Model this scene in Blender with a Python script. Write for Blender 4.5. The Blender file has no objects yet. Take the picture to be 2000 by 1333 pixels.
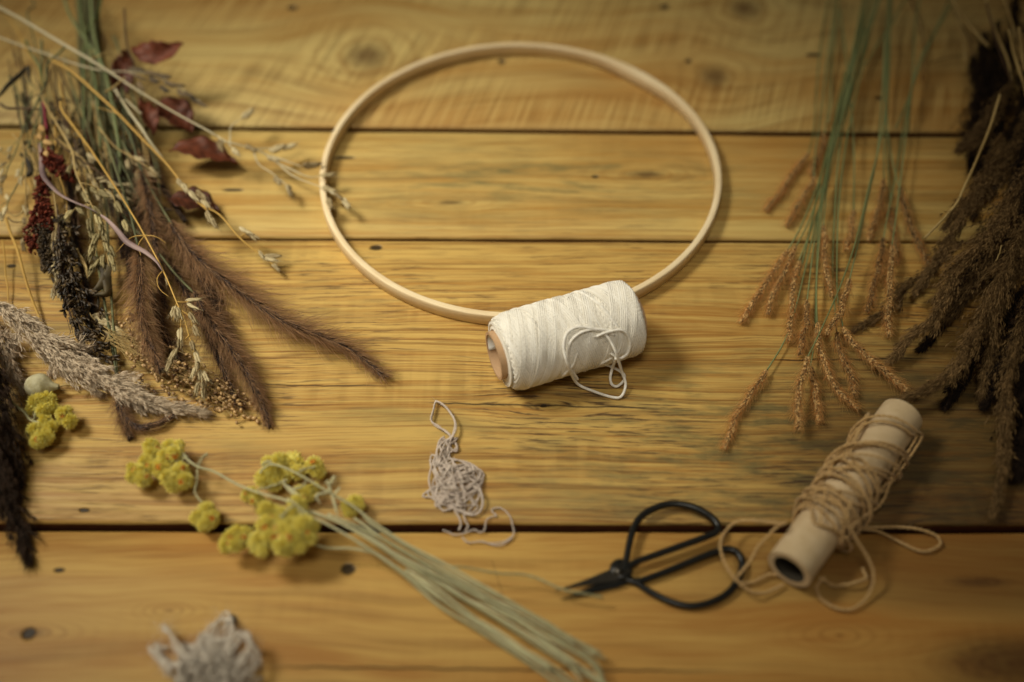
import bpy, math
import numpy as np
rng = np.random.default_rng(11)
scene = bpy.context.scene
COL = scene.collection

# ------------------------------------------------------------------ camera model
PITCH, FOCAL, CAM_H = math.radians(51.3), 40.0, 0.498
FWD = np.array([0, math.cos(PITCH), -math.sin(PITCH)])
UPV = np.array([0, math.sin(PITCH), math.cos(PITCH)])
EYE = np.array([0, 0, CAM_H])

def ray(px, py):
    k = 36.0 / FOCAL / 2000.0
    return FWD + (px - 1000) * k * np.array([1.0, 0, 0]) - (py - 666.5) * k * UPV

def P(px, py, h=0.0):
    """table point (metres) seen at photo position px,py at h millimetres above the boards"""
    d = ray(px, py)
    return EYE + d * ((h * .001 - CAM_H) / d[2])

def unit(v):
    v = np.asarray(v, float)
    return v / np.maximum(np.linalg.norm(v, axis=-1, keepdims=True), 1e-12)

def spline(pts, n):
    """smooth curve through points, n samples evenly spaced along it"""
    p = np.asarray(pts, float)
    if len(p) == 2:
        p = np.array([p[0], (p[0] * 2 + p[1]) / 3, (p[0] + p[1] * 2) / 3, p[1]])
    p = np.vstack([2 * p[0] - p[1], p, 2 * p[-1] - p[-2]])
    out = []
    for i in range(1, len(p) - 2):
        t = np.linspace(0, 1, 14, endpoint=False)[:, None]
        a, b, c, d = p[i - 1], p[i], p[i + 1], p[i + 2]
        out.append(.5 * (2 * b + (c - a) * t + (2 * a - 5 * b + 4 * c - d) * t**2 + (3 * b - a - 3 * c + d) * t**3))
    q = np.vstack(out + [p[-2][None]])
    s = np.concatenate([[0], np.cumsum(np.linalg.norm(np.diff(q, axis=0), axis=1))])
    u = np.linspace(0, s[-1], n)
    return np.stack([np.interp(u, s, q[:, k]) for k in range(3)], 1)

def path(pts, n=24):
    return spline([P(*p) for p in pts], n)

def wobble(c, amp, seed=None, freq=3):
    """small natural irregularity along a curve"""
    n = len(c); t = np.linspace(0, 1, n)
    w = np.zeros((n, 3))
    for f in range(1, freq + 1):
        w += np.sin(2 * np.pi * (f * t[:, None] + rng.random(3)[None])) * (rng.random(3)[None] - .5) * 2 / f
    w *= amp * np.minimum(1, t * 6)[:, None] * np.array([1, 1, .4])
    o = c + w
    o[:, 2] = np.maximum(o[:, 2], .0006)
    return o

def tangents(c):
    return unit(np.gradient(c, axis=0))

def frames(c):
    t = tangents(c)
    ref = np.array([0, 0, 1.0]) if abs(t[0][2]) < .9 else np.array([1.0, 0, 0])
    n = unit(np.cross(t[0], ref)); N = [n]
    for i in range(1, len(c)):
        n = n - t[i] * np.dot(n, t[i])
        n = unit(n); N.append(n)
    N = np.array(N)
    return t, N, np.cross(t, N)

# ------------------------------------------------------------------ mesh builder
class MB:
    def __init__(s):
        s.V = []; s.T = []; s.Q = []; s.A = []; s.n = 0; s.TM = []; s.QM = []
    def add(s, V, tri=None, quad=None, tone=.5, mi=0):
        V = np.asarray(V, float).reshape(-1, 3)
        s.V.append(V)
        s.A.append(np.broadcast_to(np.asarray(tone, float), (len(V),)).copy())
        if tri is not None and len(tri):
            s.T.append(np.asarray(tri, int) + s.n); s.TM.append(np.full(len(tri), mi))
        if quad is not None and len(quad):
            s.Q.append(np.asarray(quad, int) + s.n); s.QM.append(np.full(len(quad), mi))
        s.n += len(V)
    def tube(s, c, r, sides=6, tone=.5, closed=False, squash=1.0, mi=0):
        c = np.asarray(c, float); n = len(c)
        r = np.broadcast_to(np.asarray(r, float), (n,))
        t, N, B = frames(c)
        a = np.linspace(0, 2 * np.pi, sides, endpoint=False)
        V = c[:, None] + r[:, None, None] * (np.cos(a)[None, :, None] * N[:, None] + squash * np.sin(a)[None, :, None] * B[:, None])
        i = np.arange(n if closed else n - 1)[:, None] * sides
        j = np.arange(sides)[None]
        k = (j + 1) % sides
        nx = (i + sides) % (n * sides)
        quad = np.stack([i + j, i + k, nx + k, nx + j], -1).reshape(-1, 4)
        tn = np.repeat(np.broadcast_to(np.asarray(tone, float), (n,)), sides)
        s.add(V, quad=quad, tone=tn, mi=mi)
        if not closed:
            base = s.n - n * sides
            for e, flip in ((0, 1), (n - 1, 0)):
                cen = s.n
                s.add(c[e][None], tone=tn[e * sides])
                f = [[base + e * sides + (x + 1) % sides, base + e * sides + x, cen] if flip else
                     [base + e * sides + x, base + e * sides + (x + 1) % sides, cen] for x in range(sides)]
                s.T.append(np.array(f)); s.TM.append(np.full(len(f), mi))
    def batch(s, tpl, pos, z, hint, L, W, tone, mi=0):
        """many copies of a little template laid along z, bent towards hint"""
        TV, TT = tpl
        pos = np.asarray(pos, float).reshape(-1, 3); m = len(pos)
        if m == 0: return
        z = unit(np.broadcast_to(z, (m, 3))); hint = np.broadcast_to(hint, (m, 3))
        x = hint - z * np.sum(hint * z, 1, keepdims=True)
        bad = np.linalg.norm(x, axis=1) < 1e-6
        x[bad] = np.cross(z[bad], [.3, .5, .8])
        x = unit(x); y = np.cross(z, x)
        L = np.broadcast_to(L, (m,)); W = np.broadcast_to(W, (m,))
        # template: column 0,1 = cross section (times W), 2 = along (times L), 3 = bend towards x (times L)
        V = pos[:, None] + x[:, None] * (TV[None, :, 0, None] * W[:, None, None] + TV[None, :, 3, None] * L[:, None, None]) \
            + y[:, None] * (TV[None, :, 1, None] * W[:, None, None]) + z[:, None] * (TV[None, :, 2, None] * L[:, None, None])
        k = len(TV)
        T = (TT[None] + (np.arange(m) * k)[:, None, None]).reshape(-1, 3)
        s.add(V.reshape(-1, 3), tri=T, tone=np.repeat(np.broadcast_to(tone, (m,)), k), mi=mi)
    def build(s, name, mats, parent=None, floor=.0002, smooth=True, org=None):
        if not isinstance(mats, (list, tuple)): mats = [mats]
        V = np.concatenate(s.V)
        if floor is not None: V[:, 2] = np.maximum(V[:, 2], floor)
        if parent is not None:
            o = np.array(parent['_org'])
        elif org is not None:
            o = np.array(org, float)
        else:
            o = np.array([V[:, 0].mean(), V[:, 1].mean(), V[:, 2].min()])
        me = bpy.data.meshes.new(name)
        Vl = (V - o).astype(np.float32)
        T = np.concatenate(s.T) if s.T else np.zeros((0, 3), int)
        Q = np.concatenate(s.Q) if s.Q else np.zeros((0, 4), int)
        mi = np.concatenate(([np.concatenate(s.TM)] if s.TM else []) + ([np.concatenate(s.QM)] if s.QM else []))
        me.vertices.add(len(Vl)); me.vertices.foreach_set('co', Vl.ravel())
        nl = T.size + Q.size
        me.loops.add(nl)
        me.loops.foreach_set('vertex_index', np.concatenate([T.ravel(), Q.ravel()]).astype(np.int32))
        me.polygons.add(len(T) + len(Q))
        st = np.concatenate([np.arange(len(T)) * 3, T.size + np.arange(len(Q)) * 4]).astype(np.int32)
        me.polygons.foreach_set('loop_start', st)
        me.polygons.foreach_set('material_index', mi.astype(np.int32))
        me.update(calc_edges=True)
        me.polygons.foreach_set('use_smooth', np.full(len(T) + len(Q), smooth))
        at = me.attributes.new('tone', 'FLOAT', 'POINT')
        at.data.foreach_set('value', np.concatenate(s.A).astype(np.float32))
        for m in mats: me.materials.append(m)
        me.validate()
        ob = bpy.data.objects.new(name, me); COL.objects.link(ob)
        ob['_org'] = [float(v) for v in o]
        if parent is not None: ob.parent = parent
        else: ob.location = o
        return ob

def thing(name, label, cat, loc, group=None):
    o = bpy.data.objects.new(name, None); COL.objects.link(o)
    o.empty_display_size = .01
    o.location = loc
    o['_org'] = [float(v) for v in loc]
    o['label'] = label; o['category'] = cat
    if group: o['group'] = group
    return o

def tag(o, label, cat, group=None):
    o['label'] = label; o['category'] = cat
    if group: o['group'] = group
    return o

# ------------------------------------------------------------------ little templates (x, y, along, bend)
def ring_tpl(rows, sides, tip=True):
    """rows: (along, radius, bend); last row collapses to a point if tip"""
    V = []; T = []
    for (z, r, b) in (rows[:-1] if tip else rows):
        for k in range(sides):
            a = 2 * math.pi * k / sides
            V.append((r * math.cos(a), r * math.sin(a), z, b))
    m = len(rows) - (1 if tip else 0)
    for i in range(m - 1):
        for k in range(sides):
            a, b2 = i * sides + k, i * sides + (k + 1) % sides
            T += [(a, b2, b2 + sides), (a, b2 + sides, a + sides)]
    if tip:
        z, r, b = rows[-1]; V.append((0, 0, z, b)); e = len(V) - 1
        for k in range(sides):
            T.append(((m - 1) * sides + k, (m - 1) * sides + (k + 1) % sides, e))
    z, r, b = rows[0]; V.append((0, 0, z, b)); e = len(V) - 1
    for k in range(sides): T.append(((k + 1) % sides, k, e))
    return np.array(V, float), np.array(T, int)

BRISTLE = ring_tpl([(0, 1, 0), (.5, .75, .05), (1, 0, .2)], 3)
STRAIGHT = ring_tpl([(0, 1, 0), (.6, .7, .01), (1, 0, .03)], 3)
SPINDLE = ring_tpl([(0, .35, 0), (.22, .9, .01), (.5, 1, .03), (.8, .5, .07), (1, 0, .12)], 5)
SEED = ring_tpl([(0, .3, 0), (.2, .85, 0), (.5, 1, 0), (.8, .7, 0), (1, 0, 0)], 6)
PETAL = ring_tpl([(0, .5, 0), (.5, 1, .02), (.85, .75, .1), (1, 0, .2)], 4)

def at_t(c, t):
    """position and tangent at fraction t of a curve"""
    n = len(c) - 1
    f = np.clip(t, 0, 1) * n; i = np.minimum(f.astype(int), n - 1); w = (f - i)[:, None]
    tg = tangents(c)
    return c[i] * (1 - w) + c[i + 1] * w, unit(tg[i] * (1 - w) + tg[i + 1] * w)

def radial(tg, th):
    ref = np.array([0, 0, 1.0])
    a = unit(np.cross(tg, ref)); b = np.cross(tg, a)
    return a * np.cos(th)[:, None] + b * np.sin(th)[:, None]

def rnd(n, lo=0., hi=1.):
    return lo + (hi - lo) * rng.random(n)

# ------------------------------------------------------------------ node helpers
class X:
    """a socket one can do arithmetic with"""
    def __init__(s, nt, o): s.nt = nt; s.o = o
    def __add__(s, b): return mth(s.nt, 'ADD', s, b)
    __radd__ = __add__
    def __sub__(s, b): return mth(s.nt, 'SUBTRACT', s, b)
    def __rsub__(s, b): return mth(s.nt, 'SUBTRACT', b, s)
    def __mul__(s, b): return mth(s.nt, 'MULTIPLY', s, b)
    __rmul__ = __mul__
    def __truediv__(s, b): return mth(s.nt, 'DIVIDE', s, b)

def put(nt, sock, v):
    if isinstance(v, X): nt.links.new(v.o, sock)
    else: sock.default_value = v

def mth(nt, op, a, b=0.0, c=0.0, clamp=False):
    n = nt.nodes.new('ShaderNodeMath'); n.operation = op; n.use_clamp = clamp
    put(nt, n.inputs[0], a); put(nt, n.inputs[1], b); put(nt, n.inputs[2], c)
    return X(nt, n.outputs[0])

def step(nt, v, lo, hi):
    n = nt.nodes.new('ShaderNodeMapRange'); n.interpolation_type = 'SMOOTHSTEP'
    put(nt, n.inputs[0], v); n.inputs[1].default_value = lo; n.inputs[2].default_value = hi
    return X(nt, n.outputs[0])

def noise(nt, x, y, z=0.0, detail=2.0, rough=.5, dist=0.0):
    c = nt.nodes.new('ShaderNodeCombineXYZ')
    put(nt, c.inputs[0], x); put(nt, c.inputs[1], y); put(nt, c.inputs[2], z)
    n = nt.nodes.new('ShaderNodeTexNoise'); n.inputs['Scale'].default_value = 1
    n.inputs['Detail'].default_value = detail; n.inputs['Roughness'].default_value = rough
    n.inputs['Distortion'].default_value = dist
    nt.links.new(c.outputs[0], n.inputs['Vector'])
    return X(nt, n.outputs[0])

def mix(nt, f, a, b, mode='MIX'):
    n = nt.nodes.new('ShaderNodeMix'); n.data_type = 'RGBA'; n.blend_type = mode
    put(nt, n.inputs[0], f)
    for s, v in ((n.inputs[6], a), (n.inputs[7], b)):
        if isinstance(v, X): nt.links.new(v.o, s)
        else: s.default_value = (*v, 1)
    return X(nt, n.outputs[2])

def new_mat(name):
    m = bpy.data.materials.new(name); m.use_nodes = True
    return m, m.node_tree, m.node_tree.nodes['Principled BSDF']

def lin(*c):
    return tuple(((v / 255) / 12.92 if v <= 10 else ((v / 255 + .055) / 1.055) ** 2.4) for v in c)

def fibre_mat(name, c0, c1, rough=.7, nscale=300., namp=.35, spec=.25, sheen=0., transl=0., bump=0., stretch=None):
    """plant / thread material: colour runs from c0 to c1 with each piece's own tone, plus fine mottling"""
    m, nt, b = new_mat(name)
    a = nt.nodes.new('ShaderNodeAttribute'); a.attribute_name = 'tone'
    g = nt.nodes.new('ShaderNodeTexCoord')
    sp = nt.nodes.new('ShaderNodeSeparateXYZ'); nt.links.new(g.outputs['Object'], sp.inputs[0])
    x, y, z = (X(nt, sp.outputs[k]) for k in range(3))
    nz = noise(nt, x * nscale, y * nscale, z * nscale, 3, .6)
    f = X(nt, a.outputs['Fac']) + (nz - .5) * namp
    f = mth(nt, 'ADD', f, 0.0, clamp=True)
    col = mix(nt, f, c0, c1)
    nt.links.new(col.o, b.inputs['Base Color'])
    b.inputs['Roughness'].default_value = rough
    b.inputs['Specular IOR Level'].default_value = spec
    if sheen:
        b.inputs['Sheen Weight'].default_value = sheen
        b.inputs['Sheen Roughness'].default_value = .5
    if bump:
        bp = nt.nodes.new('ShaderNodeBump'); bp.inputs['Distance'].default_value = bump
        bp.inputs['Strength'].default_value = .6
        nz2 = noise(nt, x * nscale * 4, y * nscale * 4, z * nscale * 4, 2, .6)
        nt.links.new(nz2.o, bp.inputs['Height']); nt.links.new(bp.outputs[0], b.inputs['Normal'])
    if transl:
        t = nt.nodes.new('ShaderNodeBsdfTranslucent'); nt.links.new(col.o, t.inputs[0])
        mx = nt.nodes.new('ShaderNodeMixShader'); mx.inputs[0].default_value = transl
        nt.links.new(b.outputs[0], mx.inputs[1]); nt.links.new(t.outputs[0], mx.inputs[2])
        nt.links.new(mx.outputs[0], nt.nodes['Material Output'].inputs[0])
    return m

# ------------------------------------------------------------------ the boards
def wood(name, seed, light, mid, dark, knots=(), holes=(), cracks=(), ring=170., line=.55, dash=.5, saw=.25, skew=0., sawf=300., stain=.3, stain_at=None, grime_shade=None, sawp_lo=.46, warp=.006):
    m, nt, b = new_mat(name)
    g = nt.nodes.new('ShaderNodeNewGeometry')
    sp = nt.nodes.new('ShaderNodeSeparateXYZ'); nt.links.new(g.outputs['Position'], sp.inputs[0])
    x, y, z = (X(nt, sp.outputs[k]) for k in range(3))
    f = y + (noise(nt, x * 5 + seed, y * 12, seed, 2) - .5) * warp + (noise(nt, x * 1.6 + seed, y * 2, seed + 3, 1) - .5) * warp * 2.5
    kmask = kring = None
    grime_shades = grime_shade or []
    for (kx, ky, rx, ry, s, core) in knots:
        wx, wy, _ = P(kx, ky)
        dx, dy = (x - float(wx)) / rx, (y - float(wy)) / ry
        r2 = dx * dx + dy * dy
        e = mth(nt, 'EXPONENT', r2 * -1.0)
        f = f - (y - float(wy)) * e * s
        rr_ = mth(nt, 'SQRT', r2) + (noise(nt, x * 70, y * 70, seed + 60, 2) - .5) * .22
        kr = mth(nt, 'EXPONENT', r2 * -2.2) * step(nt, mth(nt, 'SINE', rr_ * 26.0), .1, .9) * (.5 * s)
        kring = kr if kring is None else mth(nt, 'MAXIMUM', kring, kr)
        km = mth(nt, 'EXPONENT', r2 * -(1.0 / core ** 2)) * (.55 + noise(nt, x * 260, y * 420, seed, 3) * .9)
        km = step(nt, km, .25, 1.0)
        kmask = km if kmask is None else mth(nt, 'MAXIMUM', kmask, km)
    f = f + (noise(nt, x * 28 + seed, y * 40, seed + 50, 2) - .5) * .0016
    rings = noise(nt, x * 6 + seed, f * ring, seed, 4, .55, .15)
    broad = noise(nt, x * 3.0 + seed, f * ring * .22, seed + 9, 2, .5)
    fine = noise(nt, x * 22 + seed, f * 1100, seed + 4, 3, .6)
    patch = noise(nt, x * 9 + seed, y * 16, seed + 21, 3, .55)
    fac = step(nt, rings * .7 + broad * .3 + (fine - .5) * .6, .36, .7)
    col = mix(nt, fac, light, mid)
    # thin darker latewood lines
    late = noise(nt, x * 5 + seed * 2, f * ring * 1.7, seed + 2, 3, .6, .1)
    lw = step(nt, late, .52, .66) * line
    col = mix(nt, lw * (.5 + fine * .8), col, tuple(c * k for c, k in zip(mid, (.46, .37, .28))))
    # slow drifts of hue along the board
    drift = noise(nt, x * 4 + seed, y * 9, seed + 40, 2)
    col = mix(nt, step(nt, drift, .42, .72) * .6, col, tuple(c * k for c, k in zip(mid, (1.0, .76, .5))))
    # grey weathered stain
    st = step(nt, noise(nt, x * 11 + seed, f * 45, seed + 13, 4, .6), .5, .78) * stain
    if stain_at:
        sx, sy, srx, sry, sa = stain_at
        wx, wy, _ = P(sx, sy)
        dx, dy = (x - float(wx)) / srx, (y - float(wy)) / sry
        sm = mth(nt, 'EXPONENT', (dx * dx + dy * dy) * -1.0)
        st = st + sm * step(nt, noise(nt, x * 30 + seed, f * 130, seed + 3, 4, .65), .42, .7) * sa
    col = mix(nt, mth(nt, 'MINIMUM', st, .8), col, lin(112, 105, 66))
    # short dark pores and checks along the grain
    d = step(nt, noise(nt, x * 52 + seed, f * 760, seed + 5, 3, .6), .5, .66) * step(nt, patch, .3, .72) * dash
    col = mix(nt, d, col, dark)
    # band-saw marks across the board
    sk = x + y * skew
    sawn = noise(nt, sk * sawf, y * 10, seed + 31, 2, .5)
    sawp = step(nt, noise(nt, x * 7 + seed, y * 24, seed + 17, 2), sawp_lo, sawp_lo + .28)
    sw = (step(nt, sawn, .36, .64) - .5) * sawp * saw
    col = mix(nt, mth(nt, 'ABSOLUTE', sw) * .9, col, mix(nt, step(nt, sw, -.01, .01), tuple(c * .35 for c in mid), tuple(min(1, c * 1.2) for c in light)))
    if kmask is not None:
        col = mix(nt, kring, col, tuple(c * k for c, k in zip(mid, (.6, .5, .42))))
        col = mix(nt, kmask * .62, col, tuple(c * .9 for c in dark))
    for (gx, gy, grx, gry, ga) in grime_shades:      # dark board stain, with some shade painted into the colour
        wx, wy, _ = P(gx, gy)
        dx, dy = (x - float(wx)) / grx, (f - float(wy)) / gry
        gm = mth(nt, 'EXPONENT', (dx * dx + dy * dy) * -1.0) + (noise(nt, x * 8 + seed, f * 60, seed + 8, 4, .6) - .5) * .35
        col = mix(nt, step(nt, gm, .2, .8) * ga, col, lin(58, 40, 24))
    hole = None
    for (hx, hy, rx, ry) in holes:
        wx, wy, _ = P(hx, hy)
        dx = (x - float(wx) + (noise(nt, x * 400, y * 400, seed, 2) - .5) * .002) / rx; dy = (y - float(wy)) / ry
        h = 1.0 - step(nt, dx * dx + dy * dy, .35, 1.3)
        hole = h if hole is None else mth(nt, 'MAXIMUM', hole, h)
    for (x0, y0, x1, y1, w) in cracks:
        a, c = P(x0, y0), P(x1, y1)
        tx = (x - float(a[0])) / float(c[0] - a[0])
        yy = y - float(a[1]) - tx * float(c[1] - a[1]) + (noise(nt, x * 60, seed, 0, 3) - .5) * .003
        inside = step(nt, tx, 0, .12) * (1.0 - step(nt, tx, .75, 1.0))
        h = (1.0 - step(nt, mth(nt, 'ABSOLUTE', yy), w * .3, w)) * inside * .8
        hole = h if hole is None else mth(nt, 'MAXIMUM', hole, h)
    if hole is not None:
        col = mix(nt, hole * .93, col, lin(34, 27, 20))
    nt.links.new(col.o, b.inputs['Base Color'])
    rg = .46 + (fine - .5) * .25 + d * .2
    nt.links.new(rg.o, b.inputs['Roughness'])
    b.inputs['Specular IOR Level'].default_value = .28
    hgt = rings * .5 + fine * .25 - d * .6 + sw * .7 - lw * .4
    if hole is not None: hgt = hgt - hole * 2.5
    bp = nt.nodes.new('ShaderNodeBump'); bp.inputs['Strength'].default_value = .55; bp.inputs['Distance'].default_value = .0006
    nt.links.new(hgt.o, bp.inputs['Height']); nt.links.new(bp.outputs[0], b.inputs['Normal'])
    return m

OCH_L, OCH_M, OCH_D = lin(198, 174, 110), lin(168, 130, 68), lin(70, 50, 32)
table = thing('tabletop', 'ochre pine plank tabletop under the dried plants and craft things', 'table', (0, .45, -.03))
table['kind'] = 'structure'

def edge(px0, py0, px1, py1):
    a, b = P(px0, py0), P(px1, py1)
    return lambda x: a[1] + (x - a[0]) * (b[1] - a[1]) / (b[0] - a[0])

edge_mat = fibre_mat('sawn_edge', lin(66, 38, 22), lin(112, 66, 36), .85, 200, .8, .15)
def plank(far, near, mat, dz=0., seed=0):
    """a board along x between two edge lines, with eased edges and slightly wandering arrises"""
    mb = MB(); n = 260
    xs = np.linspace(-1.0, 1.0, n)
    r = np.random.default_rng(seed)
    def wand(a):
        k = r.standard_normal(n); k = np.convolve(k, np.hanning(9) / 4.5, 'same') * a
        return k + np.convolve(r.standard_normal(n), np.hanning(41) / 20, 'same') * a * 1.6
    rows = []
    yn, yf = near(xs) + wand(.00036), far(xs) + wand(.00036)
    e = .0016
    prof = [(-.024, 0, 0), (-e * 1.3, 0, 0), (-e * .45, e * .3, 0), (0 - .0001, e * 1.2, 0)]
    for (zz, ins, _) in prof: rows.append(np.stack([xs, yn + ins, np.full(n, zz + dz)], 1))
    for k in (.25, .5, .75): rows.append(np.stack([xs, yn + (yf - yn) * k, np.full(n, dz)], 1))
    for (zz, ins, _) in prof[::-1]: rows.append(np.stack([xs, yf - ins, np.full(n, zz + dz)], 1))
    V = np.stack(rows, 0); R = len(rows)
    i = np.arange(R)[:, None] * n; j = np.arange(n - 1)[None]; nx = ((np.arange(R) + 1) % R)[:, None] * n
    q = np.stack([i + j, i + j + 1, nx + j + 1, nx + j], -1).reshape(-1, 4)
    top = (np.repeat(np.arange(R), n - 1) >= 1) & (np.repeat(np.arange(R), n - 1) < R - 2)
    mb.add(V.reshape(-1, 3), quad=q[top]); mb.Q.append(q[~top]); mb.QM.append(np.full((~top).sum(), 1))
    for s in (0, n - 1):      # end grain
        mb.T.append(np.array([[s, k * n + s, (k + 1) * n + s] for k in range(1, R - 1)])); mb.TM.append(np.zeros(R - 2))
    return mb.build('plank', [mat, edge_mat], table, floor=None)

eA0 = lambda x: P(1000, -260)[1] + 0 * x
eA1, eB0 = edge(550, 246, 1850, 257), edge(550, 254, 1850, 266)
eB1, eC0 = edge(430, 461, 1560, 466), edge(430, 467.5, 1560, 473)
eC1, eD0 = edge(0, 1020, 2000, 1025), edge(0, 1034, 2000, 1039)
eD1 = lambda x: P(1000, 1480)[1] + 0 * x
mA = wood('pine_far', 3.1, OCH_L, OCH_M, OCH_D, ring=70, line=.5, dash=.12, saw=.62, skew=-.3, sawf=330, sawp_lo=.33, stain=.12, warp=.016,
          knots=[(715, 108, .062, .062, 1.0, .3), (1455, 18, .05, .055, 1.0, .3), (1395, 150, .045, .05, .8, .3), (-60, 60, .05, .03, 1, .3)],
          holes=[(572, 16, .0042, .0028), (1298, 14, .0042, .003), (1590, 108, .0062, .0022), (1718, 192, .003, .002), (1345, 120, .0022, .0025), (980, 121, .0024, .003)])
mB = wood('pine_second', 8.4, lin(198, 170, 102), lin(170, 130, 64), lin(72, 56, 36), ring=210, line=.5, dash=.4, saw=.1, sawf=160, stain=.3, stain_at=(1080, 350, .13, .022, .9),
          knots=[(1260, 340, .05, .016, .8, .3), (880, 395, .05, .012, .6, .2)], holes=[(672, 308, .0075, .0016), (455, 371, .007, .0014), (1163, 345, .0024, .0016)])
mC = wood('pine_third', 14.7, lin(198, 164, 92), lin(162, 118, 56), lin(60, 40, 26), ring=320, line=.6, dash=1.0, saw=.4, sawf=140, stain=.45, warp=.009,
          stain_at=(1700, 880, .17, .06, 1.2), grime_shade=[(1960, 900, .14, .09, .72), (1000, 1060, .9, .008, .35)],  # right end: dark stain, partly shade of tube and plumes put into the colour
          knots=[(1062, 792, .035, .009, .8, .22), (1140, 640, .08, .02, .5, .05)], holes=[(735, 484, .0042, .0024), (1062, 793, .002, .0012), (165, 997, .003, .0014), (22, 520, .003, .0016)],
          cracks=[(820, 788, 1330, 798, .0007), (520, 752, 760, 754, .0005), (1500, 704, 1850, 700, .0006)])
mD = wood('pine_near', 21.9, lin(196, 158, 86), lin(166, 118, 56), lin(92, 58, 32), ring=60, line=.35, dash=.1, saw=.14, sawf=260, stain=.08, warp=.02, grime_shade=[(2050, 1310, .06, .018, .4), (1900, 1110, .16, .03, .45)],
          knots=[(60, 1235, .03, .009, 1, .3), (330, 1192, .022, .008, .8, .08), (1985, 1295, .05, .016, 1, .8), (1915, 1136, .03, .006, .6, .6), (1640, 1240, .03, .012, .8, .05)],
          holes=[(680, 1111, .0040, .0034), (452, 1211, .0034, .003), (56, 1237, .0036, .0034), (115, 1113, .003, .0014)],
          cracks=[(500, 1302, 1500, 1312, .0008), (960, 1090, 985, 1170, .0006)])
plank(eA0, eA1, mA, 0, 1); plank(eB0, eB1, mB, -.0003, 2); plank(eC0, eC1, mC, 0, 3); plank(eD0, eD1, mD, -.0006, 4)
um = fibre_mat('underside_wood', lin(60, 40, 26), lin(84, 58, 36), .8)
mb = MB()
y0, y1 = eD1(0) + .02, eA0(0) - .02
V = [(sx, yy, zz) for sx in (-1, 1) for yy in (y0, y1) for zz in (-.05, -.03)]
mb.add(V, quad=[(0, 1, 3, 2), (4, 6, 7, 5), (0, 4, 5, 1), (2, 3, 7, 6), (0, 2, 6, 4), (1, 5, 7, 3)])
mb.build('underlayer', um, table, floor=None, smooth=False)  # unseen dark board added so the gaps look dark

# ------------------------------------------------------------------ wooden hoop
hm = None
def hoop_mat():
    m, nt, b = new_mat('hoop_beech')
    g = nt.nodes.new('ShaderNodeTexCoord')
    sp = nt.nodes.new('ShaderNodeSeparateXYZ'); nt.links.new(g.outputs['Object'], sp.inputs[0])
    x, y, z = (X(nt, sp.outputs[k]) for k in range(3))
    ang = mth(nt, 'ARCTAN2', y, x)
    rad = mth(nt, 'SQRT', x * x + y * y)
    n1 = noise(nt, ang * 9, rad * 2200, z * 1600, 3, .6)
    n2 = noise(nt, ang * 2.2, rad * 150, z * 200, 2)
    col = mix(nt, step(nt, n1 * .6 + n2 * .5, .3, .85), lin(242, 224, 186), lin(208, 180, 134))
    nt.links.new(col.o, b.inputs['Base Color'])
    b.inputs['Roughness'].default_value = .5; b.inputs['Specular IOR Level'].default_value = .3
    return m
R_OUT = .1253
hc = np.array([(P(632, 340)[0] + P(1400, 343)[0]) / 2, 0, 0])
hc[1] = P(1010, 85, 8)[1] - R_OUT
mb = MB(); n = 220
th = np.linspace(0, 2 * np.pi, n, endpoint=False)
prof = []
w, hh, e = .0037, .0088, .0007
for (dr, z) in ((0, e), (0, hh - e), (-e * .3, hh - e * .3), (-e, hh), (-w + e, hh), (-w + e * .3, hh - e * .3), (-w, hh - e), (-w, e), (-w + e, 0), (-e, 0)):
    prof.append((dr, z))
K = len(prof)
V = np.zeros((n, K, 3))
wav = .0006 * np.sin(2 * th + .7) + .0004 * np.sin(3 * th + 2)
scarf = np.exp(-((np.angle(np.exp(1j * (th - math.radians(48))))) / .2) ** 2) * .0026      # glued overlap
for k, (dr, z) in enumerate(prof):
    rr = R_OUT + wav + (dr if dr > -w / 2 else dr - scarf)
    V[:, k] = np.stack([hc[0] + rr * np.cos(th), hc[1] + rr * np.sin(th), z + .0003 + 0 * th], 1)
i = np.arange(n)[:, None] * K; nx = ((np.arange(n) + 1) % n)[:, None] * K; j = np.arange(K)[None]; k2 = (j + 1) % K
mb.add(V.reshape(-1, 3), quad=np.stack([i + j, nx + j, nx + k2, i + k2], -1).reshape(-1, 4))
hoop = mb.build('craft_hoop', hoop_mat(), org=(hc[0], hc[1], .0003))
tag(hoop, 'bare pale wooden craft hoop lying flat behind the spool', 'hoop')

# ------------------------------------------------------------------ white cotton twine spool
cotton = fibre_mat('cotton_twine', lin(220, 210, 188), lin(254, 251, 243), .85, 900, .5, .15, sheen=.3, bump=.0002)
card = fibre_mat('brown_card', lin(166, 132, 98), lin(204, 170, 132), .8, 500, .5, .2)
paper = fibre_mat('white_paper', lin(214, 212, 206), lin(232, 230, 224), .7, 200, .3)
SR = .0212
a0, a1 = P(978, 692, SR * 1000), P(1236, 618, SR * 1000)
ax = unit(a1 - a0); SL = np.linalg.norm(a1 - a0)
sx = np.cross(ax, [0, 0, 1.0]); sx = unit(sx); sz = np.cross(sx, ax)
def on_axis(s, r, th):
    s, r, th = np.broadcast_arrays(np.asarray(s, float), np.asarray(r, float), np.asarray(th, float))
    return a0 + s[..., None] * ax + r[..., None] * (np.cos(th)[..., None] * sx + np.sin(th)[..., None] * sz)
spool = thing('twine_spool', 'spool of white cotton twine lying against the wooden hoop', 'spool', tuple((a0 + a1) / 2 - [0, 0, SR]))
def prof_r(s):      # outer radius of the winding along its length: rounded shoulders
    u = np.clip(s / SL, 0, 1)
    return SR - .0013 - .0042 * np.exp(-u / .025) - .0035 * np.exp(-(1 - u) / .02)
TW = .00047
mb = MB()
N_P, seg = 84, 46
sB = np.linspace(0, SL, 40)
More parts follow.
